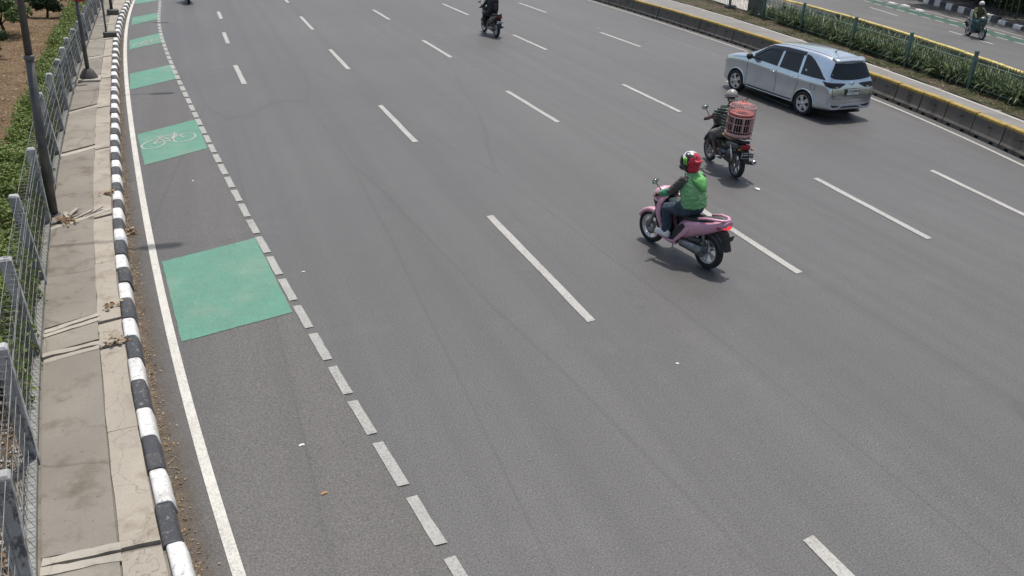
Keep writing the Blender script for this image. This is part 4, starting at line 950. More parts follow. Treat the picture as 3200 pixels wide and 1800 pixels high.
    stk = MB(); h, nn = S.hit('y', -1.25, 1.19, 1); stk.box(h+Vector((0, .012, 0)), (.06, .004, .09), Matrix.Rotation(-.25, 4, 'X')); stk.build('window_sticker', M_PLATEW, root)
    ex = MB(); ex.tube([(-1.7, -.45, .25), (-2.16, -.45, .25)], .03, 10); ex.build('exhaust', M_STEEL, root)
    ub = MB(); ub.box((0, 0, .25), (4.0, 1.2, .16)); ub.build('underbody', M_WELL, root)
    return root
make_car()

# ------------------------------------------------------------------ scooter
def make_scooter(label, loc, rz, paint, body2, lit=True, plate=('', ''), plate_mat=None, ink=None, lean=0.0, group=None, seat=M_SEAT, accent=None, size=1.0):
    root = tag(empty('scooter', loc, rz), label, 'scooter', group); root.rotation_euler = (lean, 0, rz); root.scale = (size,)*3
    accent = accent or paint
    wheel(root, .66, 0, .28, .085, 5, M_ALLOY, .72, True, .6, .25, (1, -1), .022)
    wheel(root, -.62, 0, .28, .105, 5, M_ALLOY, .70, True, False, .25, (1, -1), .022)
    f = MB()
    for s in (1, -1): f.tube([(.66, .075*s, .28), (.60, .075*s, .45), (.50, .06*s, .72)], [.022, .024, .024], 8)
    f.build('fork', M_STEEL, root)
    fd = MB(); rg = []
    for a in np.linspace(R(25), R(150), 9):
        c = Vector((.66+.315*math.cos(a), 0, .28+.315*math.sin(a))); n = Vector((math.cos(a), 0, math.sin(a)))
        rg.append([c+Vector((0, y, 0))-n*d for y, d in ((.06, .06), (.062, .01), (.03, -.008), (-.03, -.008), (-.062, .01), (-.06, .06), (-.05, .055), (-.045, .012), (.045, .012), (.05, .055))])
    fd.loft(rg, True, True); fd.build('front_mudguard', paint, root)
    # leg shield: lofted V shaped apron
    ap = MB(); rg = []
    for z, x, hw, nose in ((.26, .28, .14, .06), (.36, .33, .17, .13), (.50, .40, .20, .17), (.64, .43, .215, .18), (.78, .43, .21, .17), (.88, .40, .175, .14), (.94, .37, .12, .09)):
        rg.append([Vector(p) for p in ((x+nose, 0, z), (x+nose*.55, hw*.5, z), (x-.02, hw*.92, z), (x-.12, hw, z), (x-.13, hw*.9, z), (x-.02, hw*.4, z), (x+.0, 0, z), (x-.02, -hw*.4, z), (x-.13, -hw*.9, z), (x-.12, -hw, z), (x-.02, -hw*.92, z), (x+nose*.55, -hw*.5, z))])
    ap.loft(rg, True, True); ap.build('leg_shield', paint, root)
    ip = MB(); rg = []
    for z, x, hw in ((.30, .22, .12), (.45, .32, .165), (.62, .365, .18), (.78, .36, .175), (.88, .33, .13)):
        rg.append([Vector(p) for p in ((x+.05, hw*.96, z), (x, hw*.9, z), (x-.03, hw*.4, z), (x-.03, -hw*.4, z), (x, -hw*.9, z), (x+.05, -hw*.96, z))])
    ip.loft(rg, True, True); ip.build('inner_panel', M_BLKPL, root)
    # black recess line on the apron sides
    for s in (1, -1):
        b = MB(); b.prism([(.50, .83), (.44, .72), (.40, .52), (.345, .36), (.31, .36), (.36, .52), (.375, .68), (.40, .80)], .012, 'Y', .183*s); b.build('apron_trim', M_BLKPL, root)
    hc = MB(); rg = []
    for x, hw, z0, z1 in ((.46, .05, .90, .95), (.43, .11, .88, .99), (.36, .145, .88, 1.03), (.27, .13, .91, 1.04), (.21, .07, .95, 1.02)):
        rg.append([Vector((x, hw*math.cos(a)*1.0, (z0+z1)/2+(z1-z0)/2*math.sin(a))) for a in np.linspace(0, 2*math.pi, 11)[:-1]])
    hc.loft(rg, True, True); hc.build('handlebar_cover', body2, root)
    nf = MB(); rg = []
    for x, hw, z0, z1 in ((.62, .05, .79, .90), (.58, .13, .77, .97), (.50, .18, .78, 1.03), (.41, .185, .81, 1.05), (.36, .15, .86, 1.02)):
        rg.append([Vector((x, hw*math.copysign(abs(math.cos(a))**.7, math.cos(a)), (z0+z1)/2+(z1-z0)/2*math.sin(a))) for a in np.linspace(0, 2*math.pi, 13)[:-1]])
    nf.loft(rg, True, True); nf.build('front_fairing', paint, root)
    hl = MB(); hl.sphere((.535, 0, .80), (.035, .10, .06), 14, 8); hl.build('headlamp', M_LENS, root)
    ds = MB(); ds.box((.28, 0, 1.035), (.10, .15, .02), Matrix.Rotation(.35, 4, 'Y')); ds.build('instrument_panel', M_GLASS, root)
    hb = MB(); hb.tube([(.28, -.36, .985), (.30, -.20, .99), (.34, 0, .975), (.30, .20, .99), (.28, .36, .985)], .014, 8); bar = hb.build('handlebar', M_BLKPL, root)
    for s in (1, -1):
        g = MB(); g.tube([(.285, .25*s, .986), (.278, .37*s, .984)], .019, 10); g.build('grip', M_RUBBER, bar)
        lv = MB(); lv.tube([(.33, .23*s, .985), (.345, .30*s, .98), (.335, .37*s, .975)], [.009, .007, .006], 6); lv.build('brake_lever', M_STEEL, bar)
        ms = MB(); ms.tube([(.31, .21*s, 1.0), (.325, .25*s, 1.08), (.34, .335*s, 1.17)], .0075, 6); mr = ms.build('mirror', M_BLKPL, bar)
        mh = MB(); mh.sphere((.335, .35*s, 1.205), (.018, .068, .046), 14, 8, Matrix.Rotation(-.3*s, 4, 'X')); mh.build('mirror_head', M_BLKPL, mr)
        mg = MB(); mg.sphere((.326, .35*s, 1.205), (.012, .060, .039), 14, 8, Matrix.Rotation(-.3*s, 4, 'X')); mg.build('mirror_glass', M_CHROME, mr)
    fl = MB(); fl.prism([(.36, .30), (.36, .34), (.05, .335), (-.12, .36), (-.12, .26), (.05, .25), (.28, .25)], .30, 'Y'); fl.build('floorboard', M_BLKPL, root, bevel=.012)
    for s in (1, -1):
        b = MB(); b.prism([(.36, .315), (.34, .265), (.08, .215), (-.06, .225), (-.10, .25), (-.02, .28), (.10, .275), (.28, .315)], .03, 'Y', .155*s); b.build('floor_side_panel', accent, root, bevel=.008)
    # rear cowl
    co = MB(); rg = []
    for x, z0, z1, hw in ((.03, .30, .50, .11), (-.10, .31, .66, .165), (-.26, .38, .72, .185), (-.45, .48, .765, .188), (-.65, .58, .805, .172), (-.82, .68, .84, .135), (-.96, .76, .865, .075)):
        zc, hz = (z0+z1)/2, (z1-z0)/2
        rg.append([Vector((x, hw*math.copysign(abs(math.cos(a))**.6, math.cos(a)), zc+hz*math.copysign(abs(math.sin(a))**.7, math.sin(a)))) for a in np.linspace(0, 2*math.pi, 17)[:-1]])
    co.loft(rg, True, True); cw = co.build('rear_cowl', paint, root)
    for s in (1, -1):
        b = MB(); b.prism([(-.02, .50), (-.16, .62), (-.24, .60), (-.17, .50), (-.20, .46), (-.06, .34), (.03, .33)], .016, 'Y', .172*s); b.build('cowl_trim', M_BLKPL, root)
        b = MB(); b.prism([(.07, .245), (-.06, .27), (-.30, .50), (-.34, .575), (-.27, .60), (-.20, .52), (-.02, .30)], .03, 'Y', .18*s); b.build('lower_fin', accent, root, bevel=.008)
    st = MB(); rg = []
    for x, zt, hw, th in ((.03, .735, .07, .07), (-.05, .765, .115, .09), (-.25, .765, .15, .085), (-.42, .785, .155, .08), (-.60, .83, .14, .075), (-.72, .845, .11, .06), (-.78, .845, .06, .04)):
        rg.append([Vector((x, y*hw, zt+z*th)) for y, z in ((0, 0), (.6, -.03), (.92, -.22), (1, -.6), (.9, -1), (-.9, -1), (-1, -.6), (-.92, -.22), (-.6, -.03))])
    st.loft(rg, True, True); st.build('seat', seat, root)
    gr = MB(); gr.tube([(-.48, .155, .80), (-.66, .160, .855), (-.82, .125, .872), (-.91, .05, .87), (-.91, -.05, .87), (-.82, -.125, .872), (-.66, -.160, .855), (-.48, -.155, .80)], .027, 8, True, .8); gr.build('grab_rail', accent, root)
    tl = MB(); tl.prism([(-.83, .10), (-.95, .075), (-.975, 0), (-.95, -.075), (-.83, -.10)], .055, 'Z', .775); tl.build('tail_lamp', M_LITRED if lit else M_REDLENS, root, bevel=.008)
    for s in (1, -1):
        q = MB(); q.sphere((-.86, .12*s, .755), (.05, .022, .02), 10, 6); q.build('indicator', M_REDLENS, root)
    mg = MB(); mg.prism([(-.66, .72), (-.84, .74), (-.93, .66), (-1.02, .40), (-1.0, .395), (-.90, .56), (-.80, .63), (-.66, .64)], .13, 'Y'); mg.build('rear_mudguard', M_BLKPL, root, bevel=.01)
    rf = MB(); rg = []
    for a in np.linspace(R(60), R(165), 7):
        c = Vector((-.62+.315*math.cos(a), 0, .28+.315*math.sin(a))); n = Vector((math.cos(a), 0, math.sin(a)))
        rg.append([c+Vector((0, y, 0))-n*d for y, d in ((.065, .04), (.06, 0), (-.06, 0), (-.065, .04), (-.05, .035), (.05, .035))])
    rf.loft(rg, True, True); rf.build('wheel_hugger', M_GREYPL, root)
    np_ = MB(); np_.box((-.968, 0, .585), (.008, .25, .10), Matrix.Rotation(R(-18), 4, 'Y')); p = np_.build('number_plate', plate_mat or M_PLATEB, root)
    if plate[0]:
        obj('plate_lettering', text_mesh(plate[0], .05, ink or M_INKW, .001, .001), p, (-.978, 0, .60), Euler((R(90-18), 0, R(-90))))
    en = MB(); en.tube([(-.02, 0, .30), (-.25, 0, .30), (-.40, .02, .32)], [.10, .12, .09], 10); en.box((-.36, .10, .30), (.52, .07, .14), Matrix.Rotation(.05, 4, 'Y')); en.build('engine', M_GREYPL, root, bevel=.015)
    cv = MB(); cv.tube([(-.16, .115, .31), (-.30, .125, .30), (-.62, .125, .285)], [.085, .075, .09], 12, True, 1); cv.build('transmission_cover', M_STEEL, root)
    ab = MB(); ab.box((-.42, .12, .43), (.26, .08, .07), Matrix.Rotation(.08, 4, 'Y')); ab.build('air_box', M_GREYPL, root, bevel=.02)
    ex = MB(); ex.tube([(-.10, -.08, .22), (-.30, -.13, .24), (-.38, -.15, .28)], .022, 8); ex.tube([(-.38, -.15, .29), (-.44, -.155, .31), (-.78, -.17, .40), (-.84, -.17, .415)], [.035, .062, .062, .03], 12); ex.build('exhaust', M_STEEL, root)
    sh = MB(); sh.tube([(-.60, .10, .36), (-.56, .10, .62)], .02, 8); 
    for k in range(6): sh.lathe([(.024, -.006), (.034, 0), (.024, .006)], 10, Matrix.Translation((-.60+.04*(k+.5)/6, .10, .38+.2*k/6)))
    sh.build('shock_absorber', M_STEEL, root)
    sd_ = MB(); sd_.tube([(.02, .13, .25), (-.03, .19, .16), (-.12, .20, .13)], .009, 6); sd_.build('side_stand', M_STEEL, root)
    return root

# ------------------------------------------------------------------ people
def limb(mb, pts, rad, seg=10):
    mb.tube(pts, rad, seg, True)
    for p, r in zip(pts, rad): mb.sphere(p, r*.99, 10, 6)
def hand(mb, wrist, grip, s, k=1.0):
    """palm plus four fingers closed round a handlebar grip that runs along Y, thumb under it"""
    w = Vector(wrist); g = Vector(grip); palm = w+(g-w)*.62+Vector((0, 0, .014)); limb(mb, [w, palm], [.026*k, .036*k], 8)
    mb.sphere(palm, (.04*k, .042*k, .022*k), 10, 6)
    for i, (off, L) in enumerate(((-.033, .92), (-.011, 1.05), (.011, 1.0), (.033, .82))):
        b = g+Vector((-.012, off*k, .030)); mb.tube([b, b+Vector((.032*L, 0, .0)), b+Vector((.046*L, 0, -.026*L)), b+Vector((.030*L, 0, -.050*L)), b+Vector((.010, 0, -.052*L))], [.0105*k, .0105*k, .010*k, .009*k, .008*k], 6)
    t = palm+Vector((0, -.036*s*k, -.004)); mb.tube([t, t+Vector((.012, -.014*s, -.022)), t+Vector((.030, -.006*s, -.044))], [.012*k, .0105*k, .009*k], 6)
def make_person(label, bike_loc, bike_rz, J, style, lean=0.0, group=None):
    root = tag(empty('person', bike_loc, bike_rz), label, 'person', group); root.rotation_euler = (lean, 0, bike_rz); root.scale = (style.get('size', 1.0),)*3
    k = 1.0; T = style.get('voxel', .012)
    hip, chest, neck, head = Vector(J['hip']), Vector(J['chest']), Vector(J['neck']), Vector(J['head'])
    b = MB()
    limb(b, [hip+Vector((0, 0, .02)), (hip+chest)/2, chest, neck], [.13, .12, .14, .05], 12)
    limb(b, [neck, head+Vector((0, 0, -.05))], [.052, .055], 10)
    b.sphere(head, (.098, .078, .118), 16, 12); b.sphere(head+Vector((.10, 0, -.01)), (.022, .014, .022), 8, 6); b.sphere(head+Vector((.085, 0, -.06)), (.02, .03, .012), 8, 6)
    for s in (1, -1):
        b.sphere(head+Vector((-.005, .078*s, 0)), (.02, .01, .03), 8, 6)
        sh, el, wr, gp = [Vector((q[0], q[1]*s, q[2])) for q in (J['shoulder'], J['elbow'], J['wrist'], J['grip'])]
        limb(b, [sh, el, wr], [.052, .042, .028]); hand(b, wr, gp, s)
        hp, kn, an, to = [Vector((q[0], q[1]*s, q[2])) for q in (J['hipj'], J['knee'], J['ankle'], J['toe'])]
        limb(b, [hp, kn, an], [.085, .058, .04]); limb(b, [an, an+Vector((-.04, 0, -.045)), to], [.038, .034, .03])
    obj('body', remesh(b, T, 3, style['skin'], 'body'), root)
    # trousers
    c = MB(); ln = style.get('leg_len', 1.0)
    c.sphere(hip+Vector((0, 0, .02)), (.155, .185, .14), 14, 10); c.sphere(hip+Vector((-.02, 0, .10)), (.14, .165, .10), 14, 8)
    for s in (1, -1):
        hp, kn, an = [Vector((q[0], q[1]*s, q[2])) for q in (J['hipj'], J['knee'], J['ankle'])]
        mid = (hp+kn)/2
        if ln >= 1: limb(c, [hp, mid, kn, kn+(an-kn)*.5, an+(kn-an)*.08], [.125, .114, .096, .086, .072], 12)
        else: limb(c, [hp, mid, kn, kn+(an-kn)*ln], [.118, .108, .094, .088], 12)
    obj('trousers', remesh(c, T*1.1, 4, style['trousers'], 'trousers'), root)
    # upper garment: torso, with sleeves of their own
    t = MB(); mid = (hip+chest)/2
    def ring_t(p, rx, ry): return [Vector((p.x+rx*math.cos(a), ry*math.sin(a), p.z+(-.12*rx*math.cos(a)))) for a in np.linspace(0, 2*math.pi, 17)[:-1]]
    t.loft([ring_t(hip+Vector((-.01, 0, .02)), .185, .215), ring_t(mid+Vector((-.02, 0, 0)), .188, .222), ring_t(chest+Vector((-.02, 0, -.03)), .178, .23), ring_t(chest+Vector((0, 0, .07)), .142, .21), ring_t((chest+neck)/2+Vector((0, 0, .055)), .095, .12), ring_t(neck+Vector((0, 0, .02)), .068, .066)], True, True)
    for s in (1, -1): t.sphere(Vector((J['shoulder'][0], J['shoulder'][1]*s*.92, J['shoulder'][2]+.005)), .078, 12, 8)
    jk = obj(style.get('top_name', 'jacket'), remesh(t, T*1.1, 4, style['top'], 'top'), root)
    for s in (1, -1):
        sh, el, wr = [Vector((q[0], q[1]*s, q[2])) for q in (J['shoulder'], J['elbow'], J['wrist'])]
        m = MB(); sl = style.get('sleeve_len', 1.0)
        if sl >= 1:
            limb(m, [sh, (sh+el)/2, el, el+(wr-el)*.35], [.083, .074, .066, .060]); obj('sleeve', remesh(m, T*.9, 3, style['sleeve'], 'sleeve'), root)
            m = MB(); limb(m, [el+(wr-el)*.22, el+(wr-el)*.6, wr-(wr-el)*.06], [.064, .060, .048]); obj('cuff', remesh(m, T*.8, 3, style['cuff'], 'cuff'), root)
        else:
            limb(m, [sh, sh+(el-sh)*sl], [.086, .080]); obj('sleeve', remesh(m, T*.9, 3, style['sleeve'], 'sleeve'), root)
        an, to = [Vector((q[0], q[1]*s, q[2])) for q in (J['ankle'], J['toe'])]; m = MB()
        if style.get('shoe'):
            limb(m, [an+Vector((-.01, 0, .02)), an+Vector((-.045, 0, -.04)), (an+to)/2+Vector((0, 0, -.012)), to], [.050, .048, .046, .040]); sh_o = obj('shoe', remesh(m, T*.7, 3, style['shoe'], 'shoe'), root)
            so = MB(); d = (to-an); so.tube([an+Vector((-.085, 0, -.08)), (an+to)/2+Vector((0, 0, -.05)), to+Vector((.035, 0, -.035))], [.042, .046, .036], 10, True, .35); so.build('sole', style.get('sole', style['shoe']), sh_o)
    h = MB(); hd = head+Vector((.0, 0, .02)); kind = style.get('helmet', 'full')
    if kind == 'full':
        h.sphere(hd+Vector((-.01, 0, .015)), (.172, .150, .160), 22, 16); h.sphere(hd+Vector((.085, 0, -.095)), (.10, .108, .06), 16, 10); h.sphere(hd+Vector((-.04, 0, -.08)), (.13, .136, .09), 16, 10)
        hm = obj('helmet', remesh(h, .009, 3, style['helmet_mat'], 'helmet'), root)
        # move the origin to the helmet's centre so that its pattern is laid out from there
        hm.data.transform(Matrix.Translation(-hd)); hm.location = hd
        vz = MB(); rg = []
        for el_ in np.linspace(R(-20), R(26), 7): rg.append([Vector((-.01+.181*math.cos(el_)*math.cos(a), .157*math.cos(el_)*math.sin(a), .012+.168*math.sin(el_))) for a in np.linspace(R(-72), R(72), 15)])
        vz.loft(rg, False, False); vz.build('visor', M_VISORG, hm)
        sp = MB(); sp.prism([(-.12, .085), (-.20, .055), (-.195, .035), (-.11, .02)], .13, 'Y'); sp.build('helmet_spoiler', style.get('spoiler', style['helmet_mat']), hm, bevel=.01)
        if style.get('claw'):
            S = Surf(hm.data)
            for q, (dx, L) in enumerate(((.0, 1.0), (-.026, 1.15), (-.052, .9))):
                pts = [(.015+dx, .095), (.012+dx, .07), (.0+dx, .055), (.0+dx, .03), (-.02+dx, .01-.02*L)]
                for a, b_ in zip(pts[:-1], pts[1:]):
                    pass
                S.line(pts, 'y', 1, .013, .003, 'claw_mark', M_CLAW, hm, .02)
    else:
        rg = []
        h.sphere(hd+Vector((-.01, 0, .02)), (.138, .122, .132), 22, 14); hm_me = remesh(h, .009, 2, style['helmet_mat'], 'helmet')
        bm = bmesh.new(); bm.from_mesh(hm_me); bmesh.ops.bisect_plane(bm, geom=bm.verts[:]+bm.edges[:]+bm.faces[:], plane_co=hd+Vector((0, 0, -.01)), plane_no=Vector((.25, 0, 1)), clear_inner=True); bm.to_mesh(hm_me); bm.free()
        hm = obj('helmet', hm_me, root); rim = MB(); pr = []
        for a in np.linspace(0, 2*math.pi, 25)[:-1]: pr.append(hd+Vector((-.01+.140*math.cos(a), .124*math.sin(a), -.012-.035*math.cos(a))))
        rim.tube(pr+[pr[0]], .011, 6, False); rim.build('helmet_rim', style.get('rim', M_BLKPL), hm)
        pk_ = MB(); pk_.prism([(.0, -.09), (.06, -.085), (.10, 0), (.06, .085), (.0, .09)], .012, 'Z'); pk_.build('helmet_peak', style.get('rim', M_BLKPL), hm, hd+Vector((.11, 0, -.01)))
        ng = MB(); ng.tube([hd+Vector((-.10, .09, -.05)), hd+Vector((-.125, .05, -.06)), hd+Vector((-.13, 0, -.062)), hd+Vector((-.125, -.05, -.06)), hd+Vector((-.10, -.09, -.05))], [.022, .026, .028, .026, .022], 8); ng.build('helmet_neck_roll', style.get('roll', M_BLKPL), hm)
    return root
# ------------------------------------------------------------------ pink scooter and its rider
M_CLAW = pmat('lime_claw_paint', (.30, .75, .12), .5)
def helmet_pattern():
    t = NT('red_black_white_helmet'); tc = t.new('ShaderNodeTexCoord'); sx = t.new('ShaderNodeSeparateXYZ'); t.link(tc.outputs['Object'], sx.inputs[0])
    n = t.noise(tc.outputs['Object'], 9, 2, .5, .3, .7); rear = t.mul(t.mul(sx.outputs[0], -1.0), t.mul(n, .07), 'ADD')
    ramp = lambda v, a, b: (lambda r: (setattr(r.inputs[1], 'default_value', a), setattr(r.inputs[2], 'default_value', b), t.link(v, r.inputs[0]), r.outputs[0])[3])(t.new('ShaderNodeMapRange'))
    c = t.mix(ramp(rear, .118, .122), (.015, .015, .016), (.52, .02, .045))
    top = t.mul(sx.outputs[2], t.mul(n, .10), 'ADD'); w = t.mul(ramp(top, .168, .171), ramp(sx.outputs[0], -.07, -.066)); c = t.mix(w, c, (.7, .7, .68))
    spk = t.noise(tc.outputs['Object'], 26, 2, .5, .60, .62); c = t.mix(t.mul(spk, .9), c, (.015, .015, .016))
    fr = t.mul(ramp(sx.outputs[0], .055, .058), ramp(sx.outputs[2], .035, .038)); red2 = t.noise(tc.outputs['Object'], 14, 1, .5, .5, .52); c = t.mix(t.mul(fr, red2), c, (.62, .6, .6))
    return t.done(c, .3, 0, .5)
def jacket_green():
    t = NT('green_rider_jacket'); co = t.coord('object'); n = t.noise(co, 5, 4, .6, .3, .7); c = t.mix(n, (.17, .40, .17), (.28, .55, .26))
    t.bump(t.noise(t.coord('object', (1, 1, 2.2)), 9, 3, .6), .9, .03); return t.done(c, .75, 0, .3)
M_JGREEN = jacket_green()
M_JTEAL = pmat('teal_jacket_front', (.06, .30, .16), .75, 0, .2, 6, .5, 14)
M_JSLEEVE = pmat('taupe_sleeve', (.085, .075, .07), .85, 0, .25, 8, .6, 16)
M_HOOD = pmat('bright_green_hood', (.14, .42, .12), .75, 0, .2, 8, .6, 14)
SC = dict(hip=(-.20, 0, .86), chest=(-.13, 0, 1.22), neck=(-.085, 0, 1.405), head=(-.02, 0, 1.535), shoulder=(-.11, .175, 1.315), elbow=(.07, .255, 1.10), wrist=(.245, .295, 1.015), grip=(.283, .315, .985),
          hipj=(-.17, .095, .85), knee=(.20, .165, .76), ankle=(.17, .175, .40), toe=(.33, .205, .36))
PS = (7.12, 11.30, 0); PR = 1.83
make_scooter('pink scooter ridden in the middle of the road, nearest of the motorcycles', PS, PR, M_PINK, M_BLKPL, True, ('', ''))
style = dict(skin=M_SKIN, top=M_JGREEN, sleeve=M_JSLEEVE, cuff=M_JTEAL, trousers=M_JEANS, shoe=M_WSHOE, helmet='full', helmet_mat=helmet_pattern(), spoiler=pmat('red_helmet_spoiler', (.5, .02, .045), .35), claw=True)
rider = make_person('person in green jacket, jeans and red and black helmet riding the pink scooter', PS, PR, SC, style)
def jacket_details(root):
    jk = [c for c in root.children if c.name.startswith('jacket')][0]; S = Surf(jk.data)
    hood = MB(); rg = []
    for z, hw, th in ((1.39, .085, .05), (1.355, .135, .075), (1.30, .135, .065), (1.24, .085, .05), (1.19, .03, .03)):
        x0 = S.hit('x', 0, min(z, 1.36), -1)[0].x; rg.append([Vector((x0-.012+(.03 if z > 1.35 else 0)+.02*(abs(math.cos(a))), hw*math.cos(a), z+.012*math.sin(a))) if math.sin(a) > 0 else Vector((x0-.012-th*abs(math.sin(a)), hw*math.cos(a), z-.015*abs(math.sin(a)))) for a in np.linspace(0, 2*math.pi, 15)[:-1]])
    hood.loft(rg, True, True); hood.build('hood', M_HOOD, jk)
    S.line([(.0, 1.36), (-.05, 1.22), (-.04, 1.0), (-.10, .92)], 'y', 1, .018, .003, 'side_seam', M_BLKPL, jk); S.line([(.08, 1.02), (-.06, 1.04)], 'y', 1, .03, .003, 'side_strap', M_BLKPL, jk)
    me = text_mesh('go', .10, M_INKY, .0015, .001)
    for v in me.vertices: h, n = S.hit('x', .02-v.co.x*1.0, 1.10+v.co.y, -1); v.co = h+Vector((-.004-v.co.z, 0, 0))
    obj('jacket_lettering', me, jk)
    mb = MB(); P = []
    for a in np.linspace(0, 2*math.pi, 17): h, n = S.hit('x', -.075+.022*math.cos(a), 1.105+.022*math.sin(a), -1); P.append(h+Vector((-.004, 0, 0)))
    mb.tube(P, .004, 4, False); mb.build('jacket_emblem', M_INKY, jk)
jacket_details(rider)
bg = MB(); bg.box((.245, -.02, .80), (.10, .16, .20), Matrix.Rotation(.2, 4, 'Y')); bag = tag(bg.build('plastic_bag', pmat('white_bag', (.6, .58, .55), .6, 0, .15, 6, .8, 12), None, PS, (0, 0, PR), bevel=.02), 'small white bag hanging inside the leg shield of the pink scooter', 'bag')

# ------------------------------------------------------------------ dark motorcycle with a bird cage
def make_motorcycle(label, loc, rz):
    root = tag(empty('motorcycle', loc, rz), label, 'motorcycle')
    wheel(root, .62, 0, .285, .075, 6, M_STEEL, .76, False, .5, .2, (1, -1), .022); wheel(root, -.62, 0, .285, .10, 6, M_STEEL, .74, False, False, .2, (1, -1), .022)
    f = MB()
    for s in (1, -1): f.tube([(.62, .08*s, .285), (.52, .08*s, .62), (.44, .07*s, .86)], [.024, .022, .02], 8)
    f.build('fork', M_STEEL, root)
    fd = MB(); rg = []
    for a in np.linspace(R(20), R(150), 8):
        c = Vector((.62+.315*math.cos(a), 0, .285+.315*math.sin(a))); n = Vector((math.cos(a), 0, math.sin(a))); rg.append([c+Vector((0, y, 0))-n*d for y, d in ((.055, .04), (.05, 0), (-.05, 0), (-.055, .04), (-.04, .035), (.04, .035))])
    fd.loft(rg, True, True); fd.build('front_mudguard', M_BLACKP, root)
    ls = MB(); rg = []
    for z, x, hw in ((.36, .34, .12), (.50, .42, .22), (.68, .44, .24), (.82, .40, .17), (.90, .38, .10)):
        rg.append([Vector(p) for p in ((x+.08, 0, z), (x+.03, hw*.55, z), (x-.06, hw, z), (x-.075, hw*.95, z), (x, 0, z), (x-.075, -hw*.95, z), (x-.06, -hw, z), (x+.03, -hw*.55, z))])
    ls.loft(rg, True, True); ls.build('leg_shield', M_BLACKP, root)
    bd = MB(); rg = []
    for x, z0, z1, hw in ((.36, .60, .80, .07), (.12, .50, .70, .085), (-.10, .46, .74, .10), (-.40, .52, .76, .12), (-.70, .60, .76, .11), (-.92, .68, .76, .07)):
        zc, hz = (z0+z1)/2, (z1-z0)/2; rg.append([Vector((x, hw*math.cos(a), zc+hz*math.sin(a))) for a in np.linspace(0, 2*math.pi, 13)[:-1]])
    bd.loft(rg, True, True); bd.build('body_cowl', M_BLACKP, root)
    st = MB(); rg = []
    for x, zt, hw, th in ((.08, .76, .06, .05), (-.05, .79, .11, .07), (-.35, .79, .135, .07), (-.65, .82, .125, .065), (-.88, .825, .09, .05)):
        rg.append([Vector((x, y*hw, zt+z*th)) for y, z in ((0, 0), (.6, -.03), (.95, -.3), (.9, -1), (-.9, -1), (-.95, -.3), (-.6, -.03))])
    st.loft(rg, True, True); st.build('seat', M_SEAT, root)
    en = MB(); en.tube([(.20, 0, .36), (-.02, 0, .36), (-.15, 0, .36)], [.09, .12, .10], 12); en.box((.0, .12, .33), (.26, .06, .16)); en.box((.0, -.12, .33), (.24, .05, .15)); en.build('engine', M_STEEL, root, bevel=.015)
    cc = MB(); cc.box((-.34, .10, .33), (.50, .04, .10), Matrix.Rotation(-.08, 4, 'Y')); cc.build('chain_case', M_BLKPL, root, bevel=.01)
    sw = MB()
    for s in (1, -1): sw.tube([(-.10, .085*s, .34), (-.62, .085*s, .285)], .018, 8)
    sw.build('swing_arm', M_STEEL, root)
    for s in (1, -1):
        sh = MB(); sh.tube([(-.60, .115*s, .34), (-.50, .115*s, .66)], .024, 8); sh.build('shock_absorber', M_CHROME, root)
    hb = MB(); hb.tube([(.34, -.36, .99), (.38, -.18, 1.0), (.42, 0, .93), (.38, .18, 1.0), (.34, .36, .99)], .013, 8); bar = hb.build('handlebar', M_BLKPL, root)
    hl = MB(); hl.tube([(.36, 0, .95), (.44, 0, .95), (.50, 0, .93)], [.09, .12, .08], 12); hl.build('headlamp', M_BLACKP, root)
    for s in (1, -1):
        g = MB(); g.tube([(.35, .25*s, .995), (.335, .38*s, .988)], .02, 8); g.build('grip', M_RUBBER, bar)
        ms = MB(); ms.tube([(.39, .22*s, 1.0), (.40, .27*s, 1.10), (.40, .335*s, 1.20)], .008, 6); mr = ms.build('mirror', M_BLKPL, bar)
        mh = MB(); mh.sphere((.40, .355*s, 1.235), (.02, .075, .05), 14, 8, Matrix.Rotation(-.2*s, 4, 'X')); mh.build('mirror_head', M_BLKPL, mr)
        mg = MB(); mg.sphere((.389, .355*s, 1.235), (.013, .066, .042), 14, 8, Matrix.Rotation(-.2*s, 4, 'X')); mg.build('mirror_glass', M_CHROME, mr)
        fp = MB(); fp.tube([(.03, .08*s, .29), (.03, .30*s, .29)], [.013, .017], 8); fp.build('foot_peg', M_STEEL, root)
        rp = MB(); rp.tube([(-.30, .10*s, .36), (-.28, .33*s, .37)], [.015, .018], 8); rp.build('passenger_peg', M_CHROME, root)
        q = MB(); q.sphere((-.90, .14*s, .665), (.03, .035, .025), 10, 6); q.build('indicator', pmat('amber_lens', (.45, .2, .03), .3), root)
    tl = MB(); tl.prism([(-.86, .09), (-.95, .07), (-.965, 0), (-.95, -.07), (-.86, -.09)], .09, 'Z', .715); tl.build('tail_lamp', M_REDLENS, root, bevel=.01)
    gr = MB(); gr.tube([(-.55, .13, .80), (-.80, .13, .86), (-.97, .08, .87), (-.97, -.08, .87), (-.80, -.13, .86), (-.55, -.13, .80)], .012, 8); gr.build('grab_rail', M_CHROME, root)
    mg = MB(); mg.prism([(-.60, .66), (-.86, .70), (-.97, .62), (-1.00, .42), (-.975, .42), (-.92, .56), (-.82, .62), (-.60, .60)], .12, 'Y'); mg.build('rear_mudguard', M_BLKPL, root, bevel=.01)
    p_ = MB(); p_.box((-.995, 0, .565), (.008, .265, .115), Matrix.Rotation(R(-8), 4, 'Y')); p = p_.build('number_plate', M_PLATEB, root)
    fr = MB()
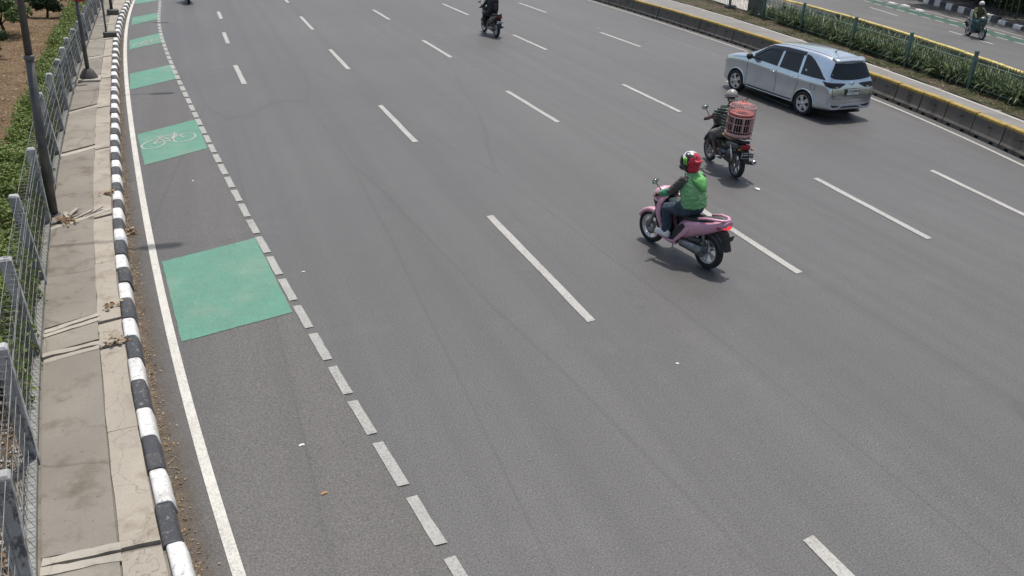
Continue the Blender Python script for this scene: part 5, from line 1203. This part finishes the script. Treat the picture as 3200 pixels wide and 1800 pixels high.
    for (y0, z0, y1, z1) in ((-.13, .62, .13, .62), (-.13, .51, .13, .51), (-.13, .51, -.13, .62), (.13, .51, .13, .62)): fr.tube([(-1.0-(.565-z0)*.14*-1-.004, y0, z0), (-1.0-(.565-z1)*.14*-1-.004, y1, z1)], .0035, 4)
    fr.build('plate_border', M_INKW, p)
    obj('plate_lettering', text_mesh('B 6341 UBE', .050, M_INKW, .001, .0015), p, (-1.002, 0, .582), Euler((R(82), 0, R(-90))))
    obj('plate_lettering', text_mesh('01-27', .026, M_INKW, .001, .001), p, (-.998, -.07, .535), Euler((R(82), 0, R(-90))))
    ex = MB(); ex.tube([(.15, -.10, .24), (-.2, -.13, .22), (-.45, -.16, .28)], .022, 8); ex.tube([(-.45, -.165, .28), (-.52, -.17, .30), (-.95, -.19, .40), (-.98, -.19, .407)], [.03, .05, .052, .045], 12); e = ex.build('exhaust', M_STEEL, root)
    et = MB(); et.lathe([(.0, -.01), (.028, -.01), (.030, .02), (.046, .02), (.048, -.03)], 16, Matrix.Translation((-.985, -.19, .407)) @ Matrix.Rotation(R(-90), 4, 'Y')); et.build('exhaust_tip', M_CHROME, e)
    return root
PM = (10.44, 15.28, 0); PMR = 1.46
make_motorcycle('dark motorcycle carrying a pink bird cage, behind the silver car', PM, PMR)
def stripes():
    t = NT('striped_polo_shirt'); tc = t.new('ShaderNodeTexCoord'); sx = t.new('ShaderNodeSeparateXYZ'); t.link(tc.outputs['Object'], sx.inputs[0])
    z = t.mul(t.mul(sx.outputs[2], 8.6), 1.0, 'FRACT') if False else t.mul(sx.outputs[2], 8.2); fr = t.new('ShaderNodeMath', operation='FRACT'); t.link(z, fr.inputs[0])
    r = t.new('ShaderNodeValToRGB'); r.color_ramp.interpolation = 'CONSTANT'; e = r.color_ramp.elements; e[0].position = 0; e[0].color = (.05, .065, .05, 1); e[1].position = .42; e[1].color = (.40, .43, .36, 1)
    for p, c in ((.54, (.02, .025, .022, 1)), (.72, (.14, .165, .125, 1)), (.90, (.40, .43, .36, 1))): x = e.new(p); x.color = c
    t.link(fr.outputs[0], r.inputs[0]); t.bump(t.noise(tc.outputs['Object'], 12, 3), .6, .02); return t.done(r.outputs[0], .85, 0, .3)
MC = dict(hip=(-.20, 0, .88), chest=(-.12, 0, 1.22), neck=(-.06, 0, 1.40), head=(0, 0, 1.52), shoulder=(-.10, .185, 1.31), elbow=(.10, .335, 1.10), wrist=(.29, .345, 1.03), grip=(.338, .335, .99),
          hipj=(-.17, .10, .86), knee=(.20, .20, .72), ankle=(-.01, .205, .37), toe=(.14, .215, .315))
M_SH = stripes()
make_person('person in striped shirt and grey shorts riding the motorcycle with the bird cage', PM, PMR, MC, dict(skin=pmat('dark_brown_skin', (.15, .08, .05), .6, 0, .15, 18), top=M_SH, top_name='shirt', sleeve=M_SH, sleeve_len=.62,
            trousers=pmat('grey_shorts', (.13, .125, .115), .9, 0, .2, 9, .5, 18), leg_len=.22, helmet='half', helmet_mat=pmat('scuffed_grey_helmet', (.30, .29, .27), .35, .1, .25, 7, dirt=(.2, .15, .1)), roll=pmat('tan_roll', (.42, .37, .30), .7), rim=pmat('dark_rim', (.05, .05, .05), .5)))
def make_cage():
    # stands on the rear seat; local Z up
    c, s = math.cos(PMR), math.sin(PMR); bx, by = -.60, .06
    root = tag(empty('bird_cage', (PM[0]+c*bx-s*by, PM[1]+s*bx+c*by, .89), PMR), 'round pink wire bird cage carried upright on the rear seat of the motorcycle', 'bird cage')
    root.rotation_euler = (.03, -.05, PMR)
    MP = pmat('pink_cage_paint', (.56, .32, .30), .55, 0, .2, 10); MRD = pmat('red_plastic', (.45, .115, .095), .5, 0, .15, 8); r = .268; H = .62
    b = MB(); b.lathe([(0, 0), (r*.93, 0), (r*1.03, .03), (r*1.03, .075), (r*.97, .075), (r*.93, .02), (0, .02)], 36); b.build('base_tray', MP, root)
    br = MB(); n = 34
    for k in range(n):
        a = 2*math.pi*k/n; P = lambda rr, z: (rr*math.cos(a), rr*math.sin(a), z); br.tube([P(r, .05), P(r, .50), P(r, .565), P(r*.96, .605), P(r*.80, .635), P(r*.42, .65)], .0042, 5, False)
    tag(br.build('bars', MP, root, fixn=False), kind='stuff')
    for z, rr, w in ((.12, r, .004), (.27, r, .006), (.41, r, .008), (.52, r*.995, .005), (.60, r*.965, .006), (.65, r*.42, .008)):
        q = MB(); q.lathe([(rr-w, z-w), (rr+w, z-w), (rr+w, z+w), (rr-w, z+w)], 36, None, True); q.build('hoop', MP, root)
    t = MB(); t.lathe([(0, .645), (r*.42, .645), (r*.40, .665), (r*.2, .675), (0, .678)], 24); t.build('top_disc', MRD, root)
    hk = MB(); hk.lathe([(.034, -.008), (.05, -.008), (.05, .008), (.034, .008)], 16, Matrix.Translation((0, 0, .715)) @ Matrix.Rotation(R(90), 4, 'X') @ Matrix.Rotation(R(90), 4, 'Y'), True); hk.build('carry_ring', MP, root)
    sh = MB(); sh.lathe([(0, .43), (r*.9, .43), (r*.93, .46), (r*.86, .475), (0, .47)], 32); sh.build('red_seed_tray', MRD, root)
    inn = MB(); inn.lathe([(0, .03), (r*.86, .03), (r*.86, .40), (0, .40)], 24); inn.build('inner_shade_drum', pmat('cage_shade_black', (.02, .016, .016), .9), root)  # added dark drum, its colour stands in for the shade behind the bars
    for a in (R(200), R(165), R(125)):
        d = MB(); d.box((r*1.0*math.cos(a), r*1.0*math.sin(a), .27), (.012, .03, .30), Matrix.Rotation(a, 4, 'Z')); d.build('door_stile', MP, root)
    for k in range(4):
        a = R(100+20*k)
    st = MB(); st.tube([(-.20, -.14, .02), (-.27, -.12, -.12), (-.30, -.08, -.22)], .006, 5); st.tube([(-.20, .10, .02), (-.24, .10, -.12), (-.28, .06, -.2)], .006, 5); st.build('tie_rope', M_BLKPL, root)
    bd = MB(); bd.box((.02, .03, -.030), (.34, .46, .03)); bd.build('carry_board', pmat('old_board', (.24, .17, .10), .8, 0, .25, 10), root, bevel=.004)
make_cage()

# ------------------------------------------------------------------ black scooter far ahead, motorcycle on the opposite road, bike at the top edge
M_DKCL = pmat('black_clothing', (.018, .02, .022), .85, 0, .3, 9, .5, 14)
M_DKCL2 = pmat('charcoal_clothing', (.035, .04, .042), .85, 0, .3, 9, .5, 14)
M_BHELM = pmat('black_helmet', (.02, .02, .022), .3)
dark = dict(skin=M_SKIN, top=M_DKCL2, sleeve=M_DKCL2, cuff=M_DKCL2, trousers=M_DKCL, shoe=M_BLKPL, helmet='full', helmet_mat=M_BHELM, voxel=.016)
PB = (11.2, 33.1, 0); PBR = 1.62
make_scooter('black scooter far ahead at the top of the road', PB, PBR, M_BLACKP, M_BLKPL, False, ('B 4127 TKA', ''), M_PLATEW, M_INKB, 0, None, M_SEAT, M_BLACKP)
make_person('person in black clothes with a maroon backpack riding the black scooter', PB, PBR, SC, dark)
def backpack(loc, rz):
    root = tag(empty('backpack', loc, rz), 'black and maroon backpack on the back of the rider in black', 'backpack')
    b = MB(); b.box((-.36, 0, 1.16), (.20, .30, .42)); b.build('pack', M_DKCL, root, bevel=.05)
    b = MB(); b.box((-.468, 0, 1.10), (.03, .13, .26)); b.build('front_pocket', pmat('maroon_fabric', (.09, .035, .045), .8), root, bevel=.012)
    b = MB()
    for s in (1, -1): b.tube([(-.27, .10*s, 1.36), (-.14, .13*s, 1.42), (.0, .13*s, 1.30), (-.02, .14*s, 1.10), (-.22, .13*s, .98)], .018, 6, True, .4)
    b.build('strap', M_BLKPL, root)
backpack(PB, PBR)
PF = (31.67, 29.17, 0); PFR = -1.894
make_scooter('dark green scooter on the opposite road, coming towards the viewer', PF, PFR, M_TEALP, M_BLKPL, False, ('', ''), None, None, 0, None, M_SEAT, M_TEALP, .88)
make_person('person in olive jacket, teal trousers and white helmet on the opposite road', PF, PFR, SC, dict(skin=M_SKIN, top=pmat('olive_jacket', (.085, .095, .04), .85, 0, .25, 8), sleeve=pmat('olive_sleeve', (.085, .095, .04), .85, 0, .25, 8), cuff=pmat('olive_cuff', (.085, .095, .04), .85),
            trousers=pmat('teal_trousers', (.035, .105, .125), .85, 0, .25, 8), shoe=M_BLKPL, helmet='half', helmet_mat=pmat('white_helmet', (.6, .6, .58), .35), voxel=.016, size=.88))
PT = (.30, 44.05, 0)
make_scooter('black scooter at the top edge, only its rear wheel and shadow in view', PT, 1.6, M_BLACKP, M_BLKPL, False, ('', ''), None, None)
make_person('person in dark clothes on the scooter at the top edge', PT, 1.6, SC, dark)
